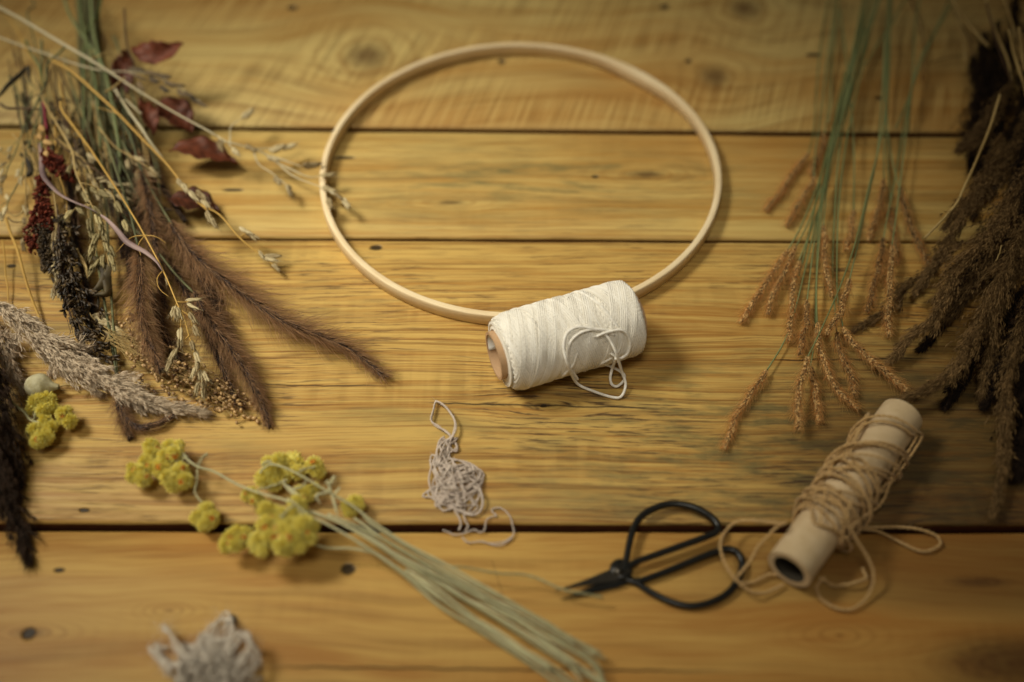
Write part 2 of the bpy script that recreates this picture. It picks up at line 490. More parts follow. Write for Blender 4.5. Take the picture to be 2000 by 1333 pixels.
for rr, ss in ((prof_r(sB) - TW * 1.2, sB),):
    V = on_axis(ss[:, None], rr[:, None], np.linspace(0, 2 * np.pi, 40, endpoint=False)[None])
    i = np.arange(39)[:, None] * 40; j = np.arange(40)[None]
    mb.add(V.reshape(-1, 3), quad=np.stack([i + j, i + (j + 1) % 40, i + 40 + (j + 1) % 40, i + 40 + j], -1).reshape(-1, 4), tone=.05)
    for s_end, inner in ((0, .0132), (39, .0132)):      # the shoulders of the winding turn in to the tube
        a = np.linspace(0, 2 * np.pi, 40, endpoint=False)
        ring = np.concatenate([V[s_end], on_axis(np.full(40, ss[s_end]), np.full(40, inner), a)])
        mb.add(ring, quad=[(k, (k + 1) % 40, 40 + (k + 1) % 40, 40 + k) for k in range(40)], tone=.3)
# cross-wound passes: groups of neighbouring turns, each group over the one before
th0 = 0.
turns = 2.3
for g in range(15):
    sgn = 1 if g % 2 == 0 else -1
    start = rng.random() * 2 * np.pi
    m = 14 + int(6 * rng.random()); turns = 1.7 + 1.3 * rng.random()
    dq = .00108 / (.0205 * math.sin(math.atan(SL / (turns * .129))))
    for q in range(m):
        tt = np.linspace(0, 1, int(seg * turns))
        s = SL * (.012 + .976 * tt)
        t_ang = sgn * (turns * 2 * np.pi * tt) + start + q * dq
        r = prof_r(s) - .0010 + g * .00016 + (rng.random() * .0002) + .0002 * np.sin(tt * 9 + q)
        mb.tube(on_axis(s, r, t_ang), TW * (1 + .1 * rng.random()), 5, .45 + .4 * rng.random())
# the turns across the shoulders at both ends
for q in range(70):
    end = q % 2
    a = np.linspace(0, 1.5 + rng.random(), 16) + rng.random() * 6.28
    s = (SL * (.004 + .03 * rng.random())) if end == 0 else SL * (.996 - .03 * rng.random())
    s = s + np.linspace(-1, 1, 16) * .0012 * (1 if rng.random() > .5 else -1)
    s = np.clip(s, 0, SL)
    mb.tube(on_axis(s, prof_r(s) + .0002, a), TW, 5, .4 + .4 * rng.random())
# coils laid over the end face
for q in range(9):
    a = np.linspace(0, 6.4, 50)
    rr = .0140 + q * .00045 + .0003 * np.sin(a * 3 + q)
    mb.tube(on_axis(-.0004 + .0004 * q * (q < 6) * .3 + .0003 * np.sin(a * 2), rr, a), TW, 5, .3 + .3 * rng.random())
wind = mb.build('twine_winding', cotton, spool)
mb = MB()
ro, ri, ov = .0133, .0118, .0040
s_ = [-ov, -ov, SL + .0025, SL + .0025]; r_ = [ri, ro, ro, ri]
A = np.linspace(0, 2 * np.pi, 48, endpoint=False)
V = on_axis(np.array(s_)[:, None], np.array(r_)[:, None], A[None])
for k in range(4):
    V_ = np.concatenate([V[k], V[(k + 1) % 4]])
    mb.add(V_, quad=[(q, (q + 1) % 48, 48 + (q + 1) % 48, 48 + q) for q in range(48)], tone=rnd(96, .3, .7) if k == 0 else .5)
core = mb.build('cardboard_tube', card, spool)
mb = MB()      # white slip of paper curled inside the tube
aa = np.linspace(.62 * np.pi, 1.2 * np.pi, 14)
V = np.concatenate([on_axis(-.0034, .0113, aa), on_axis(.04, .0113, aa)])
mb.add(V, quad=[(q, q + 1, 15 + q, 14 + q) for q in range(13)])
slip = mb.build('paper_slip', paper, core)
mo = slip.modifiers.new('thickness', 'SOLIDIFY'); mo.thickness = .0003

def on_spool(px, py, lift=.9, h=None):
    """where the sight line meets the winding, lifted a little; past it, h above the boards"""
    d = ray(px, py); r = SR - .0008 + lift * .001
    if h is None:
        w0 = EYE - a0
        dp, wp = d - ax * d.dot(ax), w0 - ax * w0.dot(ax)
        A_, B_, C_ = dp.dot(dp), 2 * dp.dot(wp), wp.dot(wp) - r * r
        disc = B_ * B_ - 4 * A_ * C_
        if disc >= 0:
            return EYE + d * ((-B_ - math.sqrt(disc)) / (2 * A_))
        t = -B_ / (2 * A_)
        return EYE + d * t
    return P(px, py, h)
mb = MB()
def strand(pts, r=.00078, tone=.75, n=None):
    c = spline([on_spool(*p) for p in pts], n or len(pts) * 9)
    c[:, 2] = np.maximum(c[:, 2], r + .0002)
    mb.tube(c, r, 7, tone + .15 * np.sin(np.arange(len(c)) * 1.3))
strand([(1107, 584), (1121, 572), (1137, 573), (1169, 594), (1194, 623), (1209, 644), (1215, 664), (1209, 684), (1200, 694)])
strand([(1165, 658, 2.0), (1181, 651, 2.6), (1211, 645, 2.4), (1226, 655, 1.9), (1231, 672, 1.8), (1226, 690, 2.5), (1213, 700, 3.4), (1203, 697, 3), (1192, 690, 1)])
strand([(1200, 655, 1), (1171, 645, 2.2), (1142, 640, 2.5), (1125, 640, 2.6), (1107, 652, 2.6), (1101, 680, 3), (1110, 715, 4.5), (1127, 749, 0, 5), (1163, 766, 0, 1.6), (1200, 777, 0, 1.2), (1215, 773, 0, 1.5), (1222, 751, 0, 4), (1215, 728, 0, 9), (1205, 694, 5.5), (1193, 668, 3), (1181, 652, 2)])
strand([(1128, 741, .5), (1112, 715, 1), (1108, 694, 1.6), (1114, 669, 2), (1130, 653, 2.1), (1150, 645, 2.2), (1171, 644, 2.4), (1195, 648, 2.0)])
strand([(1203, 700, 4), (1196, 720, 0, 8), (1192, 738, 0, 4), (1195, 751, 0, 2), (1205, 755, 0, 1.8), (1217, 745, 0, 3), (1219, 733, 0, 5), (1205, 722, 0, 6), (1190, 715, 0, 8), (1177, 710, 1.2), (1188, 703, 1), (1203, 695, 1.2)])
strand([(1096, 737, .5), (1101, 733, 1), (1107, 727, 1.2), (1120, 712, 1), (1128, 690, .8)])
for k in range(14):      # frayed end
    e0 = on_spool(1168, 657, 2.2)
    mb.batch(BRISTLE, e0, unit(np.array([-1, -.1, .1]) + rng.normal(0, .35, 3)), rng.normal(0, 1, 3), .0025 + .002 * rng.random(), .00008, .8)
mb.build('loose_thread', cotton, spool)

# ------------------------------------------------------------------ black garden snips
iron = fibre_mat('black_iron', lin(18, 20, 20), lin(44, 43, 40), .3, 260, .6, .5, bump=.0001)
iron_w = fibre_mat('worn_steel', lin(58, 54, 48), lin(92, 88, 80), .32, 420, .8, .6)
iron.node_tree.nodes['Principled BSDF'].inputs['Metallic'].default_value = .35
iron_w.node_tree.nodes['Principled BSDF'].inputs['Metallic'].default_value = .8
sc = thing('snips', 'black iron bonsai scissors with two looped handles, lying open', 'scissors', tuple(P(1218, 1121)))
def loop(pts, r):
    mb = MB(); c = path(pts, 110)
    rr = r * (1 + .12 * np.sin(np.linspace(0, np.pi, 110)))
    mb.tube(c, rr, 10, .5)
    return mb
h1 = [(1207, 1122, 4.5), (1220, 1106, 4.6), (1226, 1078, 4.8), (1234, 1042, 5), (1247, 1015, 5), (1268, 998, 5), (1306, 985, 5), (1347, 989, 5), (1382, 1005, 5), (1401, 1024, 5), (1401, 1038, 5), (1381, 1048, 5), (1340, 1063, 5), (1290, 1081, 4.8), (1245, 1097, 4.6), (1216, 1113, 4.5)]
h2 = [(1208, 1124, 2), (1240, 1136, 2), (1290, 1121, 2.2), (1340, 1101, 2.4), (1385, 1083, 2.5), (1418, 1073, 2.5), (1440, 1080, 2.5), (1450, 1102, 2.4), (1442, 1132, 2.2), (1421, 1159, 2), (1388, 1177, 2), (1347, 1184, 2), (1306, 1174, 2), (1268, 1155, 2), (1240, 1137, 2), (1218, 1128, 2)]
loop(h1, .0016).build('handle', iron, sc); loop(h2, .0016).build('handle', iron, sc)
def blade(base, tip, w, h):
    """a tapering blade with a bevelled edge"""
    b0, t0 = P(*base, h), P(*tip, h - 1)
    d = unit(t0 - b0); s = unit(np.cross(d, [0, 0, 1])); up = np.array([0, 0, 1.0])
    mb = MB(); n = 14; L = np.linalg.norm(t0 - b0); rows = []
    for k in range(n):
        u = k / (n - 1)
        ww = w * (1 - u) ** 1.15 * (.8 + .4 * min(1, u * 5)) + .00012
        th = .0013 * (1 - .7 * u)
        c = b0 + d * L * u + s * w * .35 * u * u
        rows += [c - s * ww - up * th * .3, c - s * ww * .3 + up * th, c + s * ww * .8 + up * th * .5, c + s * ww - up * th * .5]
    i = np.arange(n - 1)[:, None] * 4; j = np.arange(4)[None]
    mb.add(rows, quad=np.concatenate([np.stack([i + j, i + (j + 1) % 4, i + 4 + (j + 1) % 4, i + 4 + j], -1).reshape(-1, 4), [[3, 2, 1, 0]], [[4 * n - 4, 4 * n - 3, 4 * n - 2, 4 * n - 1]]]), tone=.5)
    return mb
blade((1230, 1112), (1085, 1159), .0036, 4).build('blade', iron_w, sc, smooth=False)
blade((1230, 1124), (1097, 1177), .0036, 2.2).build('blade', iron, sc, smooth=False)
mb = MB(); c0 = P(1212, 1119, 0)
for (rad, z0, z1) in ((.0056, .0008, .0046),):
    A = np.linspace(0, 2 * np.pi, 24, endpoint=False)
    rows = [(rad * .9, z0), (rad, z0 + .0008), (rad, z1 - .0008), (rad * .8, z1), (.0001, z1 + .0002)]
    V = np.array([[(c0[0] + r * math.cos(a), c0[1] + r * math.sin(a), z) for a in A] for r, z in rows])
    i = np.arange(4)[:, None] * 24; j = np.arange(24)[None]
    mb.add(V.reshape(-1, 3), quad=np.stack([i + j, i + (j + 1) % 24, i + 24 + (j + 1) % 24, i + 24 + j], -1).reshape(-1, 4))
mb.build('pivot', iron, sc)
mb = MB(); c1 = P(1207, 1117, 5)
A = np.linspace(0, 2 * np.pi, 20, endpoint=False)
rows = [(.0021, .0044), (.0021, .0052), (.0017, .0062), (.0009, .0067), (.00005, .0068)]
V = np.array([[(c1[0] + r * math.cos(a), c1[1] + r * math.sin(a), z) for a in A] for r, z in rows])
i = np.arange(4)[:, None] * 20; j = np.arange(20)[None]
mb.add(V.reshape(-1, 3), quad=np.stack([i + j, i + (j + 1) % 20, i + 20 + (j + 1) % 20, i + 20 + j], -1).reshape(-1, 4), tone=.9)
mb.build('rivet', iron_w, sc)

# ------------------------------------------------------------------ jute twine on a paper tube
jute = fibre_mat('jute_twine', lin(160, 124, 74), lin(216, 182, 126), .9, 700, .8, .1, sheen=.2, bump=.0003)
tubep = fibre_mat('kraft_tube', lin(184, 158, 116), lin(216, 194, 158), .75, 140, 1.1, .2)
JR = .0112
b0, b1 = P(1541, 1113, JR * 1000 + 2), P(1761, 812, JR * 1000 + 1)
jx = unit(b1 - b0); JL = np.linalg.norm(b1 - b0)
js = unit(np.cross(jx, [0, 0, 1.0])); jz = np.cross(js, jx)
def on_j(s, r, th):
    s, r, th = np.broadcast_arrays(np.asarray(s, float), np.asarray(r, float), np.asarray(th, float))
    return b0 + s[..., None] * jx + r[..., None] * (np.cos(th)[..., None] * js + np.sin(th)[..., None] * jz)
jb = thing('jute_bobbin', 'paper tube loosely wound with brown jute twine, right of the scissors', 'twine bobbin', tuple((b0 + b1) / 2 - [0, 0, JR]))
mb = MB(); ri = JR * .72
s_ = [0, 0, 0, JL * .5, JL, JL, JL, JL * .5]; r_ = [ri, JR * .86, JR, JR, JR, JR * .86, ri, ri]
A = np.linspace(0, 2 * np.pi, 56, endpoint=False)
V = on_j(np.array(s_)[:, None], np.array(r_)[:, None], A[None])
for k in range(8):
    mb.add(np.concatenate([V[k], V[(k + 1) % 8]]), quad=[(q, (q + 1) % 56, 56 + (q + 1) % 56, 56 + q) for q in range(56)], tone=.6, mi=1 if k in (6, 7) else 0)
mb.add(np.concatenate([V[6], on_j(JL - .001, 0, 0)[None]]), tri=[(q, (q + 1) % 56, 56) for q in range(56)], mi=1)  # cap added at the far end so the hole stays dark
tube = mb.build('paper_tube', [tubep, fibre_mat('shaded_card_inside', lin(44, 40, 34), lin(66, 60, 50), .9, 200, .4, .1)], jb)  # inside coloured dark grey, painting in the deep shade of the hole
for p_ in tube.data.polygons: pass
# the tube's wound paper seam
mb = MB()
def yarn(mb, c, r, tone, plies=2, twist=1500., fuzz=0, fl=.0035):
    """twine of twisted plies"""
    n = len(c); L = np.concatenate([[0], np.cumsum(np.linalg.norm(np.diff(c, axis=0), axis=1))])
    t, Nn, Bn = frames(c)
    for k in range(plies):
        a = L * twist + 2 * np.pi * k / plies
        mb.tube(c + (r * .48) * (np.cos(a)[:, None] * Nn + np.sin(a)[:, None] * Bn), r * .62, 5, tone + .12 * (k - .5))
    if fuzz:
        m = int(fuzz * L[-1]); tt = rng.random(m)
        p, tg = at_t(c, tt)
        rd = radial(tg, rnd(m, 0, 6.28))
        mb.batch(BRISTLE, p, rd * rnd(m, .4, 1)[:, None] + tg * rng.normal(0, .9, m)[:, None], tg, rnd(m, .001, fl), .00005, tone + .2)
th_ = 0.0; layer = 0
lims = [(.22, .62), (.18, .86), (.26, .5), (.2, .9), (.24, .6), (.28, .86), (.3, .56), (.2, .8), (.3, .48), (.18, .88), (.34, .64), (.24, .9), (.32, .46), (.4, .88), (.26, .52), (.2, .74)]
pts = []
for q, (lo, hi) in enumerate(lims):
    f0, f1 = (lo, hi) if q % 2 == 0 else (hi, lo)
    k = 44; u = np.linspace(0, 1, k, endpoint=False)
    dth = 2 * np.pi * (1.35 + .5 * rng.random())
    s = JL * (f0 + (f1 - f0) * (u - np.sin(2 * np.pi * u) / (2 * np.pi) * .5))
    r = JR + .0012 + q * .00026 + .0004 * np.sin(u * 7 + q) ** 2
    pts.append(on_j(s, r, th_ + dth * u)); th_ += dth
c = np.concatenate(pts); c = spline(c[::2], 1500)
yarn(mb, wobble(c, .0016, freq=9), .00076, .55, twist=1100, fuzz=2000)
mb.build('twine_winding', jute, jb)
mb = MB()
for pts in ([(1530, 1025, 26), (1508, 1020, 20), (1472, 1015, 12), (1437, 1022, 9), (1410, 1053, 10), (1411, 1092, 11), (1431, 1130, 10), (1464, 1157, 6), (1492, 1160, 3), (1525, 1142, 2)],
            [(1535, 1020, 24), (1503, 1041, 18), (1482, 1064, 13), (1467, 1094, 10), (1438, 1122, 6), (1446, 1134, 3), (1472, 1136, 2), (1503, 1126, 2), (1530, 1130, 2)],
            [(1664, 976, 30), (1655, 1000, 31), (1660, 1025, 27), (1677, 1052, 22), (1698, 1088, 15), (1706, 1122, 9), (1692, 1162, 3), (1662, 1189, 1.5), (1632, 1190, 1.5), (1604, 1172, 1.5), (1596, 1148, 2), (1612, 1128, 2)],
            [(1600, 1130, 2), (1640, 1142, 3), (1672, 1138, 4), (1690, 1128, 3), (1688, 1112, 2)],
            [(1690, 1030, 6), (1744, 1034, 3), (1794, 1032, 2), (1830, 1042, 2), (1838, 1060, 1.5), (1804, 1072, 1.5), (1760, 1060, 1.5), (1715, 1042, 3), (1680, 1036, 6)],
            [(1750, 815, 24), (1765, 850, 18), (1752, 905, 14), (1722, 965, 12), (1700, 1000, 10), (1690, 985, 20)]):
    c = path(pts, len(pts) * 14)
    yarn(mb, wobble(c, .0014), .00074, .6, twist=1100, fuzz=2600)
mb.build('loose_twine', jute, jb)

# ------------------------------------------------------------------ tangles of pale thread
lace = fibre_mat('pale_lilac_thread', lin(176, 158, 144), lin(214, 200, 186), .9, 800, .5, .1, sheen=.3, bump=.0002)
grey = fibre_mat('grey_wool', lin(160, 148, 130), lin(236, 226, 210), .95, 500, .7, .1, sheen=.3)
mb = MB()
def curl_in(cx, cy, rx, ry, rot, n, hmax, step_=1.0):
    """wandering loops filling an oval patch of the photo"""
    out = []; ph = rng.random(6) * 6.28; t = 0
    ca, sa = math.cos(rot), math.sin(rot)
    for k in range(n):
        t += step_ * (.75 + .5 * rng.random())
        R = .45 + .55 * abs(math.sin(t * .29 + ph[2])) * (.85 + .3 * rng.random())
        wx = R * math.cos(t * 1.15 + ph[0] + .8 * math.sin(t * .23)); wy = R * math.sin(t * .97 + ph[1] + .9 * math.sin(t * .31 + 1))
        x, y = rx * wx, ry * wy
        out.append((cx + x * ca - y * sa, cy + x * sa + y * ca, .8 + hmax * (1 - min(1, wx * wx + wy * wy) * .8) * rng.random()))
    return out
def lace_line(pts, r=.00056, tone=.55, fz=700, sm=8):
    c = path(pts, max(20, len(pts) * sm))
    yarn(mb, c, r, tone + .2 * (rng.random() - .5), twist=2600, fuzz=fz)
lace_line([(879, 862, 3), (888, 838, 4), (887, 819, 4), (871, 796, 3), (856, 786, 2), (851, 784, 2), (847, 800, 2), (843, 821, 2), (850, 831, 2), (858, 836, 2), (870, 842, 3), (880, 853, 3), (872, 862, 3)], .0006, .7)
lace_line([(880, 860, 4), (890, 840, 4), (888, 820, 4), (870, 794, 4), (852, 785, 3), (846, 802, 3), (842, 822, 3), (857, 833, 3), (878, 850, 3)], .0005, .6)
lace_line(curl_in(880, 868, 15, 16, 0, 16, 4))
lace_line(curl_in(866, 885, 14, 32, .1, 26, 5), tone=.6)
lace_line(curl_in(868, 930, 25, 46, -.12, 34, 6), tone=.62)
lace_line(curl_in(892, 945, 44, 50, .5, 60, 7), tone=.58)
lace_line(curl_in(912, 965, 32, 40, .2, 34, 7), tone=.62)
lace_line(curl_in(905, 925, 22, 18, .2, 26, 6), tone=.7)
lace_line(curl_in(868, 975, 16, 20, .2, 22, 5), tone=.6)
lace_line([(868, 853, 3), (858, 862, 3), (851, 890, 2), (842, 915, 2), (838, 940, 2), (846, 968, 2), (858, 990, 1), (868, 998, 1), (884, 988, 2), (880, 975, 3)], .0006, .6)
lace_line([(890, 975, 3), (905, 1000, 2), (925, 1006, 2), (938, 998, 2), (943, 980, 3), (938, 960, 4), (925, 950, 4)], .0007, .7)
lace_line([(878, 980, 2), (890, 1000, 1.5), (898, 1014, 1.5), (900, 1026, 1.5), (896, 1036, 1)], .0005)
lace_line([(892, 985, 2), (905, 1003, 1.5), (908, 1016, 2), (914, 1027, 1.5), (909, 1038, 1)], .0005)
lace_line([(865, 1036, .8), (876, 1040, .8), (888, 1045, .8), (907, 1042, 1), (926, 1035, 1.5), (936, 1040, 1), (946, 1036, 1), (950, 1016, 1), (960, 1010, 1), (970, 1008, 1), (960, 998, 1), (966, 993, 1), (979, 993, 1), (994, 1006, 1), (1001, 1025, 1), (1003, 1044, 1), (994, 1056, .8), (972, 1066, .8), (940, 1058, .8), (915, 1060, .8), (903, 1050, .8)], .0004, .5)
lace_line([(940, 1058, .7), (960, 1062, .7), (985, 1058, .7), (1000, 1048, .7)], .0004, .5)
tg_ = mb.build('thread_tangle', lace)
tag(tg_, 'crumpled pale lilac thread with a loop at its top, in front of the spool', 'thread')
mb = MB()
for k in range(10):
    cx, cy = 415 + rng.normal(0, 34), 1300 + rng.normal(0, 24)
    c = path([(x, y, h) for x, y, h in curl_in(cx, cy, 36, 34, rng.random() * 3, 36, 14)], 300)
    yarn(mb, c, .00055, .3 + .6 * rng.random(), twist=2200, fuzz=1500, fl=.009)
for pts in ([(370, 1285, 12), (345, 1262, 12), (328, 1240, 10), (318, 1222, 7), (330, 1232, 9)], [(350, 1300, 8), (318, 1290, 4), (305, 1265, 2), (320, 1262, 2)], [(470, 1290, 14), (486, 1262, 14), (478, 1238, 12), (458, 1255, 12), (445, 1280, 12)],
            [(330, 1320, 6), (312, 1286, 3), (300, 1270, 2), (292, 1272, 1)], [(490, 1310, 10), (508, 1290, 7), (500, 1262, 8), (482, 1250, 10)]):
    for q in range(3):
        c = path([(x + rng.normal(0, 5), y + rng.normal(0, 5), h) for x, y, h in pts], 60)
        yarn(mb, c, .0005, .5 + .4 * rng.random(), twist=2200, fuzz=1800, fl=.009)
tg2 = mb.build('wool_tangle', grey)
tag(tg2, 'fluffy grey white wool scrap at the front edge, below the yellow flowers', 'wool scrap')

# ------------------------------------------------------------------ plant materials
straw = fibre_mat('straw', lin(140, 112, 62), lin(204, 178, 118), .6, 300, .5, .3)
straw_y = fibre_mat('yellow_straw', lin(164, 124, 52), lin(206, 168, 88), .55, 300, .4, .3)
pale_stem = fibre_mat('pale_stem', lin(168, 154, 116), lin(214, 204, 172), .6, 300, .5, .3)
green_stem = fibre_mat('green_stem', lin(82, 94, 52), lin(140, 148, 100), .55, 300, .5, .3)
dkgreen = fibre_mat('dull_green_stem', lin(62, 70, 50), lin(128, 126, 84), .6, 300, .6, .25)
brownstem = fibre_mat('brown_stem', lin(52, 36, 28), lin(100, 72, 48), .6, 300, .5, .3)
spik = fibre_mat('spikelet_husk', lin(116, 96, 60), lin(220, 204, 160), .6, 500, .5, .3)
spik_d = fibre_mat('dark_husk', lin(52, 44, 36), lin(140, 118, 84), .6, 500, .6, .3)
fox_core = fibre_mat('foxtail_seed', lin(36, 28, 26), lin(104, 84, 74), .6, 600, .6, .3)
fox_hair = fibre_mat('foxtail_bristle', lin(126, 92, 62), lin(234, 192, 146), .5, 300, .3, .3, transl=.4)
set_core = fibre_mat('setaria_seed', lin(66, 46, 26), lin(236, 198, 132), .65, 900, .9, .25)
set_hair = fibre_mat('setaria_bristle', lin(240, 180, 104), lin(255, 224, 158), .5, 300, .3, .3, transl=.6)
plume_m = fibre_mat('beige_plume', lin(160, 134, 106), lin(238, 220, 192), .75, 500, .4, .2, transl=.2)
reed_m = fibre_mat('brown_reed', lin(54, 40, 22), lin(172, 138, 90), .75, 500, .4, .2, transl=.15)
dreed_m = fibre_mat('dark_reed', lin(26, 20, 15), lin(78, 58, 42), .75, 500, .4, .2, transl=.1)
redleaf = fibre_mat('red_leaf', lin(72, 40, 26), lin(136, 72, 46), .55, 160, 1.0, .3, transl=.25, bump=.0003)
dleaf = fibre_mat('dark_leaf', lin(40, 34, 26), lin(84, 72, 46), .6, 160, 1.0, .25, bump=.0003)
mauve = fibre_mat('mauve_blade', lin(92, 74, 76), lin(158, 134, 128), .55, 200, .7, .3)
amar = fibre_mat('red_amaranth', lin(62, 26, 18), lin(128, 58, 38), .75, 500, .5, .2)
millet_m = fibre_mat('millet_seed', lin(88, 60, 36), lin(206, 168, 112), .35, 500, .4, .45)
black_m = fibre_mat('black_husk', lin(34, 26, 18), lin(104, 84, 54), .5, 500, .5, .4)
yellow_m = fibre_mat('everlasting_bract', lin(246, 228, 88), lin(255, 250, 164), .55, 700, .4, .3, transl=.35)
eye_m = fibre_mat('flower_eye', lin(170, 98, 26), lin(220, 150, 56), .8, 900, .6, .2)
sage = fibre_mat('sage_stem', lin(140, 136, 94), lin(206, 200, 156), .85, 400, .6, .15, sheen=.4)
bulb_m = fibre_mat('seed_pod', lin(150, 138, 96), lin(212, 206, 172), .7, 190, 1.9, .25, bump=.0006)

def stem_tube(mb, pts, r0, r1, tone=.5, n=None, wob=.0004, sides=7):
    n = n or max(24, len(pts) * 9)
    c = wobble(path(pts, n), wob)
    mb.tube(c, np.linspace(r0, r1, n) * .001, sides, tone + .18 * np.sin(np.linspace(0, 9, n) + rng.random() * 6))
    return c

def spikelet(mb, pos, d, L, tone=.6, n=6, awn=.5, spread=.22, w=.1):
    """grass spikelet: overlapping husks in two rows, each with a short awn"""
    d = unit(d); side = unit(np.cross(d, unit(np.array([.2, .1, 1.0]) + rng.normal(0, .3, 3))))
    for k in range(n):
        u = k / n
        s = side * (1 if k % 2 else -1)
        p = pos + d * L * .55 * u + s * L * .035
        z = unit(d + s * spread * (1 - .5 * u) + rng.normal(0, .05, 3))
        ll = L * (.5 - .1 * u) * (1 + .15 * rng.normal())
        mb.batch(SPINDLE, p, z, -s, ll, L * w * (1 - .3 * u), tone + .25 * (rng.random() - .5))
        if awn: mb.batch(BRISTLE, p + z * ll * .9, z, s, L * awn * (.6 + .6 * rng.random()), .00009, tone)

def wdir(px, py, ang, up=0.0):
    """world direction of a photo angle (degrees, 0 = right, 90 = down the photo) along the boards"""
    a = math.radians(ang)
    d = P(px + 10 * math.cos(a), py + 10 * math.sin(a)) - P(px, py)
    d = unit(d); d[2] = up
    return unit(d)

def brush(mb, c, n, length, ang, width, tone, core=.0012, t0=0., t1=1., tpl=BRISTLE, jit=.2, mi=0):
    """bristles standing off a spine; length(t) in metres, ang from the spine in radians"""
    t = t0 + (t1 - t0) * rng.random(n)
    p, tg = at_t(c, t)
    rd = radial(tg, rnd(n, 0, 2 * np.pi))
    a = ang + jit * rng.normal(0, 1, n)
    z = rd * np.sin(a)[:, None] + tg * np.cos(a)[:, None]
    low = p[:, 2] + z[:, 2] * length(t) < .0004       # the boards press the under-side bristles flat
    z[low, 2] = np.abs(z[low, 2]) * .1
    mb.batch(tpl, p + rd * core, z, tg, length(t) * rnd(n, .35, 1.2), width, np.clip(tone + .22 * rng.normal(0, 1, n), 0, 1), mi)

LG = 'dried stems in the bunch on the left'

def fox(pts_stem, pts, label, hair=.0105, n=3400, w=.0019, dark=0.):  # dark lowers the tone, painting in the shade of the pile
    """brown fountain-grass foxtail: stem, seedy spike, long bristles"""
    c = wobble(path(pts, 70), .0006)
    t = thing('foxtail_plume', label, 'foxtail', tuple(c[0]), 'brown foxtails in the left bunch')
    mb = MB(); stem_tube(mb, pts_stem, 1.0, .7, .4); mb.build('stem', dkgreen, t)
    mb = MB()
    prof = lambda u: np.clip(np.minimum(1, .45 + u * 4) * np.minimum(1, .34 + (1 - u) * 1.4), .1, 1)
    u = np.linspace(0, 1, 70)
    mb.tube(c, w * .6 * prof(u), 8, .2)
    m = 620
    tt = rng.random(m); p, tg = at_t(c, tt); rd = radial(tg, rnd(m, 0, 6.28))
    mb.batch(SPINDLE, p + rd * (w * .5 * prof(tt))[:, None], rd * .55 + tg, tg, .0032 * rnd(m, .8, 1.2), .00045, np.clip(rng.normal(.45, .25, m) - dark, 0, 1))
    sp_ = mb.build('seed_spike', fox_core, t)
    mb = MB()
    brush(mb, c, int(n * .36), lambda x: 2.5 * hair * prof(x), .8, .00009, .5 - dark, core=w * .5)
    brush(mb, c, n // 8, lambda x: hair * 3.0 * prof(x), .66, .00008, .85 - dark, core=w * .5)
    mb.build('bristles', fox_hair, sp_)
    return t

fox([(182, -20, 30), (186, 60, 28), (200, 140, 26), (228, 215, 24), (255, 270, 22), (272, 320, 20), (300, 378, 19), (338, 444, 17)],
    [(333, 432, 17), (345, 456, 17), (371, 489, 16), (410, 525, 15), (459, 564, 13), (507, 599, 11), (556, 629, 10), (621, 655, 9), (686, 684, 6), (751, 736, 3)],
    'longest brown foxtail, reaching out over bare boards towards the hoop', .0112, 5000)
fox([(165, -20, 22), (175, 100, 22), (190, 220, 24), (215, 300, 24), (250, 400, 24), (272, 490, 22)],
    [(272, 486, 22), (275, 515, 22), (273, 560, 21), (277, 610, 19), (288, 655, 17), (300, 690, 14), (314, 722, 12)],
    'upright thick brown foxtail pointing down into the millet seeds', .0078, 4600, .0022)
fox([(172, -20, 14), (168, 150, 14), (185, 280, 16), (240, 390, 16), (330, 520, 15), (380, 575, 14)],
    [(378, 570, 14), (390, 592, 14), (416, 635, 13), (442, 671, 12), (465, 700, 11), (481, 728, 9), (501, 768, 7), (515, 806, 4), (522, 830, 2)],
    'brown foxtail below the longest one, its tip lying among pale seeds', .0068, 4200, dark=.05)
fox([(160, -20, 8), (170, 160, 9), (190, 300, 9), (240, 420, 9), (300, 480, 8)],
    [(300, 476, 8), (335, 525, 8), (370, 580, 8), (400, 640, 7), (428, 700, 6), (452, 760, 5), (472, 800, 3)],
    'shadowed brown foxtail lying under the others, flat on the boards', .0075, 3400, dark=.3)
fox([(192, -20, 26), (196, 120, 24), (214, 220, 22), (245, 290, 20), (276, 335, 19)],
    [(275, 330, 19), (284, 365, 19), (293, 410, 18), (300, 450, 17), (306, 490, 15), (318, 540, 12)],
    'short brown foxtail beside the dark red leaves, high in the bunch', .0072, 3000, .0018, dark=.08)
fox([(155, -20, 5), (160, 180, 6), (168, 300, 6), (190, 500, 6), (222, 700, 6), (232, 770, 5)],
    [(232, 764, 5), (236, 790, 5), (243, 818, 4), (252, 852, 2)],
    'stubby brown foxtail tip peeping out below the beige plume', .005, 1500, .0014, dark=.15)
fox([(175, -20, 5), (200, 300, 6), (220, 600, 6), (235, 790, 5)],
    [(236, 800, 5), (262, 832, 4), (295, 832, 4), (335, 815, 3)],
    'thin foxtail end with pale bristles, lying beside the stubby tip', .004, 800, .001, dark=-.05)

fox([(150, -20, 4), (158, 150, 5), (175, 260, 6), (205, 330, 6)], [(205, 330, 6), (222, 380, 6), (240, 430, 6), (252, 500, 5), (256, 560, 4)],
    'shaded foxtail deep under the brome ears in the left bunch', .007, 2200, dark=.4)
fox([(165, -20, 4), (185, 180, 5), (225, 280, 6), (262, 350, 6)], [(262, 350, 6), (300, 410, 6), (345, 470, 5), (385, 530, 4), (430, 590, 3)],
    'shaded foxtail lying flat behind the longest one', .007, 2400, dark=.3)

